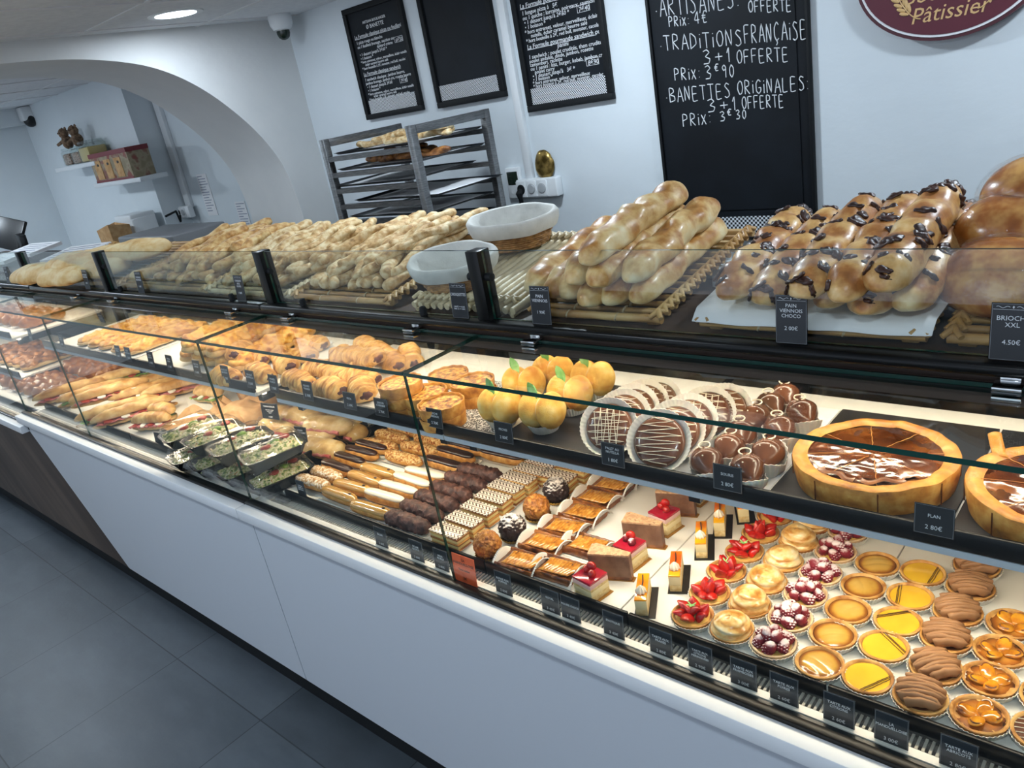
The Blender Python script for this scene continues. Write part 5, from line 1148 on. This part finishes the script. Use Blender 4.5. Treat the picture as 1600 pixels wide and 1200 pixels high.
rattan('rattan tray under the floured flat loaves', a4, b4)
fk2 = Kind([mk_flat(i) for i in range(3)])
for u, v, dz, a, l in ((105, 428, .0, .1, 'nearest the sneeze guard'), (150, 418, .0, .3, 'right of the nearest'), (120, 408, .03, .2, 'on top in the middle'), (168, 398, .0, .4, 'behind the middle one'), (212, 390, .02, .3, 'farthest back'), (62, 425, 0, .2, 'leftmost')):
    p = tilt(u, v, .04 + dz); fk2.put((p.x, p.y, tz(p.y) + .002 + dz), (TI * .8, 0, a), 'pale floured flat loaf, ' + l)
p = tilt(190, 408, .03); tag(MB().loaf(.16, .09, .06, 24, 16, .004, 25, 3, lo=.4, pw=.5).build('brown_roll', M['bag'], None, loc=(p.x, p.y - .03, tz(p.y) + .004), rot=(0, 0, .5), smooth=180), 'small brown roll beside the floured flat loaves', 'bread')
# ---------------------------------------------------------------- price tags
M['tag'] = mat('tag_black', '#10151b', rough=.35); M['tagtxt'] = mat('tag_print', '#d8dce0', rough=.6); M['orange'] = mat('orange_card', '#f4693a', rough=.5); M['tagg'] = mat('tag_grey', '#1b222a', rough=.3)
def ptag(p, w, h, label, lines, lean=.12, m='tag', rz=0, txt='tagtxt', orn=False, frame=True):
    t = thing('price_tag', label, 'price tag', p, (-lean, 0, rz), 'black price tags')
    if m == 'orange': t['group'] = 'orange price tags'
    MB().rbox(-w / 2, -.0008, 0, w / 2, .0008, h, .0006, 1).build('card', M[m], t)
    if frame:
        f = MB(); e = .0012
        for q in ((-w / 2 + e, e, -w / 2 + e + .0005, h - e), (w / 2 - e - .0005, e, w / 2 - e, h - e), (-w / 2 + e, e, w / 2 - e, e + .0004), (-w / 2 + e, h - e - .0004, w / 2 - e, h - e)): f.box(q[0], -.0011, q[1], q[2], -.0007, q[3])
        f.build('border_line', M['greyp'], t, smooth=0)
    if orn:
        o = MB(); 
        for s in (-1, 1): o.tube([(s * (.004 + .016 * u), -.0011, h * .93 + .0012 * math.sin(u * 9)) for u in [i / 10 for i in range(11)]], .00035, 5, up=(0, 1, 0))
        o.blob((0, -.0011, h * .93), (.0012, .0004, .002), 1); o.box(-w * .45, -.0011, h * .885, w * .45, -.0008, h * .890); o.build('ornament', M['tagtxt'], t)
    for s, z, sz in lines: letters(s, h * sz, M[txt], t, (0, -.0013, h * z), maxw=w * .9, ext=.0002)
    return t
TT = [(848, 509, 'PAIN\nVIENNOIS', '1 90€', 'milk loaves'), (1237, 540, 'PAIN\nVIENNOIS\nCHOCO', '2 00€', 'chocolate chunk loaves'), (1578, 565, 'BRIOCHE\nXXL', '4.50€', 'wrapped brioches'), (721, 497, 'CHOUQUETTES', 'UNITÉ => 0.35€\nPAR 12 => 4.00€', 'pale empty tray'), (379, 471, 'TORSADE\nAUX\nOLIVES', '1 50€', 'second guard post'), (222, 458, 'TORSADE\nFROMAGE', '1 50€', 'cheese twists'), (138, 451, 'FOUGASSE\nLARDONS', '1 60€', 'flat loaves'), (72, 444, 'FOUGASSE', '1 50€', 'leftmost flat loaf'), (14, 441, 'PAIN', '1 20€', 'left edge of the photo')]
for u, v, a, b, w in TT:
    p = PY(u, v, 1.150); nl = a.count('\n')
    ptag((p.x, 1.150, 1.3335), .052, .080, 'black price tag reading %s on the rail by the %s' % (a.replace('\n', ' ').lower(), w), [(a, .68, .115 if nl < 2 else .105), (b, .32 if '=>' not in b else .3, .115 if '=>' not in b else .062)], .1, orn=True)
for u, v, wh_ in ((665, 487, 'left of the chouquettes tag'), (477, 474, 'before the big twist heap'), (192, 454, 'beside the third guard post'), (366, 467, 'left of the olive twist tag')):
    p = PY(u, v, 1.16); tag(MB().lathe([(0, 0), (.009, 0), (.009, .012), (.007, .02), (0, .021)], 18).build('tag_holder', M['blackm'], None, loc=(p.x, 1.153, 1.3335)), 'small black tag holder on the rail ' + wh_, 'tag holder')
MT = [(1136, 'SOURIS', '2 80€', 'mice'), (1458, 'FLAN', '2 80€', 'flan'), (787, 'PECHES', '2 80€', 'leftmost peach brioche'), (957, 'PALET AU\nNUTELLA', '1 80€', 'biscuits'), (677, 'QUICHE\nPOIREAUX', '2 70€', 'right quiche stack'), (596, 'QUICHE\nLORRAINE', '2 70€', 'left quiche stack'), (546, 'PIZZA', '2 60€', 'gap in the puff pastries'), (480, 'FRIAND\nVIANDE', '2 70€', 'middle puff pastries'), (427, 'PANIER\nPOULET', '2 90€', 'left puff pastries'), (391, 'CROQUE\nPROVENCAL', '3 50€', 'glass joint'), (352, 'FEUILLETÉ\nSAUCISSE', '2 70€', 'first puff pastries'), (308, 'TARTINE\nCHÈVRE', '3 60€', 'glass joint, left side'), (265, 'PIZZA\nREINE', '3 50€', 'cheese breads, right'), (235, 'PIZZA\nROYALE', '3 50€', 'cheese breads, middle'), (200, 'PIZZA\n4 FROMAGES', '3 50€', 'cheese breads, left'), (178, 'FOUGASSE\nCHÈVRE', '2 60€', 'white paper'), (98, 'PIZZA\nLONGUE', '5 00€', 'long pizza breads'), (50, 'QUICHE', '2 70€', 'far shelf end')]
MV = {1136: 762, 1458: 829, 787: 687, 957: 722, 677: 655, 596: 646, 546: 633, 480: 618, 427: 607, 391: 600, 352: 592, 308: 584, 265: 574, 235: 566, 200: 560, 178: 540, 98: 542, 50: 535}
for u, a, b, w in MT:
    p = PY(u, MV[u], 1.083); z = ZS + .022
    ptag((p.x, 1.0845, z), .055 if u > 480 else .05, .049 if u > 480 else .058, 'black price tag reading %s on the shelf by the %s' % (a.replace('\n', ' ').lower().replace(' au nutella', ''), w), [(a, .68 if '\n' in a else .64, .15), (b, .26, .20)], .12)
FT = [(598, 862, 'ÉCLAIR', '2 60€'), (652, 878, 'ÉCLAIR\nCHOCO', '2 60€'), (691, 896, 'MILLE\nFEUILLE', '2 80€'), (788, 934, 'ROULÉ AUX\nPOMMES', '2 80€'), (861, 962, 'ROYAL', '3 40€'), (893, 977, 'MOUSSE CHOCO', '3 40€'), (960, 1005, 'EXOTIQUE', '3 40€'), (1034, 1036, 'TARTE AUX\nFRAISES', '2 80€'), (1095, 1060, 'TARTE AUX\nCITRONS\nMERINGUÉES', '2 90€'), (1162, 1086, 'TARTE AUX\nFRAMBOISES', '3 00€'), (1225, 1114, 'TARTE AUX\nPOIRES', '2 60€'), (1310, 1148, 'TARTE AUX\nCITRONS', '2 60€'), (1391, 1177, 'LA\nMANDUELLOISE', '3 00€'), (1495, 1216, 'TARTE AUX\nABRICOTS', '2 80€')]
for u, v, a, b in FT:
    p = PY(u, v, .945); w = .049; h = .058
    ptag((p.x, .948, ZL - .0145), w, h, 'black price tag reading %s behind the front glass' % a.replace('\n', ' ').lower(), [(a, .64, .115 if a.count('\n') < 2 else .10), (b, .2, .15)], .1, 'tagg')
p = PY(483, 808, .995); ptag((p.x, .996, ZL + .002), .042, .062, 'dark price tag standing before the sugar nut éclairs', [('CHOUX\nNOISETTE\nPISTACHE', .62, .10), ('2 80€', .15, .14)], .05, 'tagg')
p = PY(727, 913, .935); ptag((p.x, .9385, ZL - .0145), .072, .072, 'orange price tag leaning behind the front glass joint', [('LA\nMANDUELLOISE', .76, .13), ('Tarte sablée', .48, .10), ('3€', .18, .13)], .1, 'orange', txt='fill', frame=False)
def signat(u, v, w, h, lab, lines, z, y=None, rz=.15):
    p = PZ(u, v, z); return ptag((p.x, p.y, z), w, h, lab, lines, .15, 'tag', rz)
signat(424, 655, .090, .058, 'black sign reading panini burger standing on the panini', [('PANINI BURGER', .80, .14), ('steak haché, cheddar\nsalade, tomate\noignons', .5, .09), ('4 90€', .14, .15)], DZ + .075)
signat(472, 690, .056, .050, 'handwritten black tag standing on the front panini', [('PANINI\nPOULET CURRY', .68, .16), ('4€90', .22, .2)], DZ + .072)
signat(250, 696, .05, .05, 'plain dark tag holder leaning by the kraft paper', [], DZ + .003)
for u, v, a, b in ((280, 713, 'SALADE', 'left'), (318, 728, 'SALADE\nNORDIQUE', 'middle'), (352, 744, 'SALADE\nPOULET', 'right')):
    p = PY(u, v, .99); ptag((p.x, .985, ZL - .0145), .085, .030, 'low black tag before the salad boxes, the %s one of three' % b, [(a, .5, .2)], .3, 'tagg', frame=False)
p = PZ(424, 792, ZL); tag(MB().rbox(-.03, -.012, 0, .03, .012, .012, .004, 3).build('thermometer', M['blackm'], None, loc=(PZ(440, 782, .78).x, .975, ZL - .0095)), 'small black thermometer in the vent before the éclairs', 'thermometer')
# ---------------------------------------------------------------- steel tray rack
RX0, RX1, RY0, RY1, RT = -2.955, -2.385, 2.13, 2.56, 1.72
rk = thing('tray_rack', 'brushed steel tray rack standing between counter and back wall', 'rack', (RX0, RY0, 0))
W, D = RX1 - RX0, RY1 - RY0
for x in (0, W):
    for y in (0, D): MB().rbox(x - .016, y - .016, .05, x + .016, y + .016, RT, .002).build('post', M['steel'], rk); MB().lathe([(0, 0), (.03, 0), (.03, .04), (.012, .05)], 20, M=T(x, y, 0)).build('castor', M['blackm'], rk)
    MB().rbox(x - .0155, .017, RT - .034, x + .0155, D - .017, RT - .001, .002).build('top_bar', M['steel'], rk)
levels = [1.646 - .0692 * k for k in range(9)]
for z in levels:
    for y, yy in ((-.014, .012), (D - .012, D + .014)): MB().box(.017, y, z - .022, W - .017, y + .026, z - .002).build('runner', M['steel'], rk, smooth=0)
for z in (.15,): MB().box(.017, .02, z, W - .017, D - .02, z + .004).build('base_plate', M['steel'], rk, smooth=0)
M['btray'] = mat('black_baking_tray', '#22252a', rough=.35, metal=.4)
def btray(z, dx, label):
    t = thing('baking_tray', label, 'baking tray', (RX0 + .02 + dx, RY0 + .020, z), (0, 0, 0), 'baking trays in the rack'); w, d = W - .03, D - .036
    MB().sheet(lambda u, v: (u * w, v * d, .0005 + .009 * max(0, max(abs(u - .5), abs(v - .5)) * 2 - .94) / .06), 48, 40, thick=.0018).build('tray', M['btray'], t, smooth=40)
    MB().sheet(lambda u, v: (.04 + u * (w - .06) + .01 * math.sin(v * 5 + z * 60), .03 + v * (d - .05), .004 + .0025 * math.sin(u * 9 + v * 4 + z * 90)), 14, 12, thick=.0006).build('baking_paper', M['paper'], t, smooth=180)
lv = ('top', 'second', 'third', 'fourth', 'fifth', 'sixth', 'seventh', 'eighth')
for k in range(8): btray(levels[k] + .001, (0, .0, -.075, .065, 0, 0, .0, .0)[k], 'black baking tray on the %s level of the rack' % lv[k])
kk = Kind([mk_stick(40 + i, 'stick', .30, .016, 'bread twists left on the rack') for i in range(3)]); kb = Kind([mk_stick(50 + i, 'olive', .30, .016, 'bread twists left on the rack') for i in range(2)])
for k, kd, n in ((0, kk, 9), (1, kb, 7)):
    for i in range(n): kd.put((RX0 + .17 + .30 * (i % 5) / 4 + rnd.uniform(-.02, .02), RY0 + .14 + .16 * (i // 5) + rnd.uniform(-.02, .02), levels[k] + .010 + (.014 if i % 3 == 2 else 0)), (0, 0, rnd.uniform(-.3, .5)), 'bread twist on the %s rack tray, %s from the left' % (lv[k], ORDL[i]), .85)
# ---------------------------------------------------------------- room beyond the arch
def wshelf(label, a, b):
    x0, x1 = PY(a[0], a[1], 2.42).x, PY(b[0], b[1], 2.42).x; z = (PY(a[0], a[1], 2.42).z + PY(b[0], b[1], 2.42).z) / 2
    tag(MB().rbox(x0, 2.40, z - .03, x1, 2.598, z, .003).build('wall_shelf', M['white']), label, 'shelf'); return x0, x1, z
x0, x1, z1 = wshelf('upper white wall shelf with jars and toys beyond the arch', (90, 264), (150, 250))
M['jar'] = glass('jar_glass', (.9, .93, .92, 1)); M['toy'] = mat('toy_brown', [(.3, '#5d4634'), (.7, '#8b715a')], 60, rough=.9); M['cand'] = mat('jar_sweets', [(.35, '#8c6a55'), (.5, '#c9b6a6'), (.65, '#6e4c3c')], 60, 1, .5); M['yel'] = mat('jar_yellow', '#c9b070', rough=.5)
def jar(x, m, label, w=.075, h=.11):
    t = thing('jar', label, 'jar', (x, 2.50, z1 + .001)); MB().rbox(-w, -w * .8, 0, w, w * .8, h, .015, 3).build('glass_body', M['jar'], t); MB().rbox(-w + .006, -w * .8 + .006, .005, w - .006, w * .8 - .006, h * .8, .012, 2).build('sweets', M[m], t); MB().rbox(-w * .8, -w * .7, h, w * .8, w * .7, h + .02, .006).build('lid', M['jar'], t)
jar(x0 + .18, 'cand', 'left glass jar of brown sweets on the upper shelf'); jar(x0 + .36, 'cand', 'middle glass jar of grey sweets on the upper shelf'); jar(x0 + .58, 'yel', 'right glass jar of yellow sweets on the upper shelf', .095, .13)
for dx, lab, s in ((.22, 'small brown plush toy seated on the left jar', 1), (.42, 'small brown plush toy with dark eyes on the middle jar', .95)):
    t = thing('plush_toy', lab, 'toy', (x0 + dx - .02, 2.49, z1 + .132)); MB().blob((0, 0, .04), (.045 * s, .04, .05), 3, .008, 60).build('body', M['toy'], t, smooth=180); MB().blob((.01, -.012, .105), (.04 * s, .036, .036), 3, .006, 70).build('head', M['toy'], t, smooth=180)
    for e in (-1, 1): MB().blob((.01 + e * .03, 0, .135), (.013, .008, .014), 2).build('ear', M['toy'], t, smooth=180); MB().blob((.01 + e * .014, -.047, .11), (.006, .004, .006), 2).build('eye', M['black'], t, smooth=180); MB().tube([(e * .03, -.02, .05), (e * .075, -.05, .03)], [.014, .011], 8).build('arm', M['toy'], t)
x0, x1, z2 = wshelf('lower white wall shelf carrying a gift pack beyond the arch', (150, 288), (222, 275))
M['card1'] = mat('gift_card', [(.35, '#8d8064'), (.5, '#a2947a'), (.62, '#86604e'), (.75, '#8d4640')], 14, 2, .6); M['redc'] = mat('gift_red', '#7a2a30', rough=.5)
t = thing('gift_pack', 'brown and red printed gift pack on the lower shelf', 'gift pack', (x0 + .06, 2.41, z2 + .001)); wp = (x1 - x0) * .80
MB().rbox(0, 0, 0, wp, .16, .20, .003).build('box', M['card1'], t); MB().box(-.001, -.002, .172, wp + .001, .161, .203).build('top_band', M['redc'], t, smooth=0); MB().box(-.001, -.002, -.0005, wp + .001, .0005, .014).build('bottom_band', M['redc'], t, smooth=0)
for k in range(3): MB().rbox(wp * (.10 + .27 * k), -.004, .02, wp * (.27 + .27 * k), .0, .15, .001).build('printed_panel', M['kraft'], t); MB().blob((wp * (.2 + .27 * k), -.005, .12), (.016, .003, .01), 2).build('printed_mark', M['black'], t)
M['machg'] = mat('machine_grey', '#77797c', rough=.45)
t = thing('back_counter', 'low white counter along the wall beyond the arch', 'counter', (-7.0, 2.08, 0)); MB().rbox(0, -.25, .86, 2.55, .48, .90, .003).build('worktop', M['white'], t); MB().box(.02, -.22, 0, 2.53, .48, .86).build('cabinet', M['panel'], t, smooth=0)
gz = 1.362; ga, gb, gc = PZ(209, 364, gz), PZ(268, 368, gz), PZ(356, 345, gz)
gx0, gx1, gy0, gy1 = ga.x, gb.x, gb.y, min(gc.y, 2.55)
g = thing('bread_machine', 'grey steel bread machine with flat top beyond the arch', 'machine', (gx0, gy0, .90)); gw, gd = gx1 - gx0, gy1 - gy0
MB().rbox(0, 0, 0, gw, gd, gz - .90, .012, 3).build('housing', M['machg'], g); MB().rbox(.03, -.010, .05, gw - .03, .0, gz - .95, .003).build('door', M['steel'], g); MB().tube([(gw * .35, -.035, .36), (gw * .75, -.045, .39)], .012, 10).build('handle', M['chrome'], g); MB().box(gw, .04, gz - .98, gw + .003, gd - .04, gz - .974).build('trim_line', M['steel'], g, smooth=0)
p = PY(218, 360, 2.46); t = thing('white_box', 'white plastic box standing behind the grey machine', 'box', (p.x, 2.46, .9015)); bh = p.z - .9; MB().rbox(-.14, -.09, 0, .14, .09, bh + .10, .012, 3).build('body', M['plastic'], t); MB().rbox(-.135, -.092, bh + .07, .135, .092, bh + .125, .012, 3).build('lid', M['plastic'], t)
p = PY(181, 366, 2.25); t = tag(MB().add([(-.10, -.06, 0), (.10, -.06, 0), (.10, .06, 0), (-.10, .06, 0), (-.125, -.07, .46), (.12, -.08, .50), (.11, .07, .47), (-.12, .065, .49), (-.10, -.05, .44), (.10, -.06, .46), (.09, .05, .44), (-.1, .05, .44)], [(0, 1, 2, 3), (0, 4, 5, 1), (1, 5, 6, 2), (2, 6, 7, 3), (3, 7, 4, 0), (4, 8, 9, 5), (5, 9, 10, 6), (6, 10, 11, 7), (7, 11, 8, 4), (8, 11, 10, 9)]).build('paper_bag', M['kraft'], None, loc=(p.x, 2.25, .9015), smooth=0), 'open brown paper bag beside the grey machine', 'paper bag')
socket('white double wall socket above the grey machine', -5.78, 1.315, 2, .062, 2.772, 0)
tag(MB().tube([(-5.72, 2.71, 1.34), (-5.70, 2.69, 1.30), (-5.66, 2.66, 1.38), (-5.60, 2.55, 1.368)], .008, 8).build('power_cable', M['blackm']), 'short black cable hanging from the double socket', 'cable')
M['print'] = mat('printed_lines', '#8d93a6', rough=.8)
def sheetp(label, x0, z0, x1, z1, n):
    t = thing('paper_notice', label, 'notice', (x0, YW, z0)); w, h = x1 - x0, z1 - z0; MB().box(0, -.004, 0, w, -.001, h).build('sheet', M['paper'], t, smooth=0); q = MB(); r2 = random.Random(n)
    for i in range(n): z = h * (.96 - .90 * i / n); q.box(w * .08, -.0046, z - h * .018, w * r2.uniform(.5, .94), -.0038, z)
    q.build('printed_lines', M['print'], t, smooth=0)
sheetp('tall white printed notice above the grey machine', -5.47, 1.31, -5.33, 1.60, 14); sheetp('white printed list on the wall beside the arch', -5.06, 1.10, -4.93, 1.39, 15)
# ---------------------------------------------------------------- left end of the counter: till stand and papers
p = PY(20, 372, 1.62); t = thing('tablet_stand', 'black tablet stand at the far end of the counter', 'tablet stand', (p.x, 1.62, ZT + .001))
MB().rbox(-.10, -.07, 0, .10, .07, .02, .004).build('base', M['blackm'], t); MB().tube([(0, 0, .02), (-.02, 0, .10)], .018, 12).build('neck', M['blackm'], t); MB().rbox(-.17, -.012, -.10, .17, .012, .10, .006, M=T(-.06, -.02, .17, -.5, .25, .3)).build('tablet', M['black'], t); MB().rbox(.05, -.02, .03, .12, .02, .17, .004, M=T(.05, 0, .0, 0, .2, 0)).build('card_reader', M['black'], t)
def loose(u, v, w, d, rz, label, z=ZT + .03):
    p = PZ(u, v, z); t = thing('printed_paper', label, 'paper', (p.x, p.y, z - .02), (.12, 0, rz)); MB().box(-w, -d, 0, w, d, .02).build('sheet_pile', M['paper'], t, smooth=0); q = MB()
    for i in range(5): q.box(-w * .8, d * (.7 - .35 * i), .0202, w * .75, d * (.62 - .35 * i), .0208)
    q.build('printed_lines', M['print'], t, smooth=0)
loose(48, 388, .20, .10, .1, 'white printed leaflets lying near the tablet stand', 1.40); loose(118, 392, .16, .10, .3, 'white printed leaflets lying beside the flat loaves', 1.40); loose(5, 402, .15, .08, .2, 'white printed leaflets at the left edge', 1.38)
# ---------------------------------------------------------------- camera, world, output
cam = bpy.data.cameras.new('camera'); co = bpy.data.objects.new('camera', cam); COL.objects.link(co)
cam.sensor_width = 36; cam.lens = FPX / 1600 * 36; cam.clip_start = .05
m4 = Matrix.Identity(4)
for i in range(3): m4[i][0] = RM[0][i]; m4[i][1] = -RM[1][i]; m4[i][2] = -RM[2][i]; m4[i][3] = EYE[i]
co.matrix_world = m4; SC.camera = co
w = bpy.data.worlds.new('daylight'); SC.world = w; w.use_nodes = True
w.node_tree.nodes['Background'].inputs[0].default_value = (.72, .83, 1, 1); w.node_tree.nodes['Background'].inputs[1].default_value = 1.25
SC.view_settings.view_transform = 'Standard'; SC.view_settings.look = 'None'; SC.view_settings.gamma = 1; SC.view_settings.exposure = 0
try: SC.view_settings.use_curve_mapping = False
except Exception: pass
cy = SC.cycles; cy.max_bounces = 7; cy.diffuse_bounces = 3; cy.glossy_bounces = 3; cy.transmission_bounces = 4; cy.transparent_max_bounces = 20
cy.caustics_reflective = False; cy.caustics_refractive = False; cy.sample_clamp_indirect = 4; cy.use_denoising = True
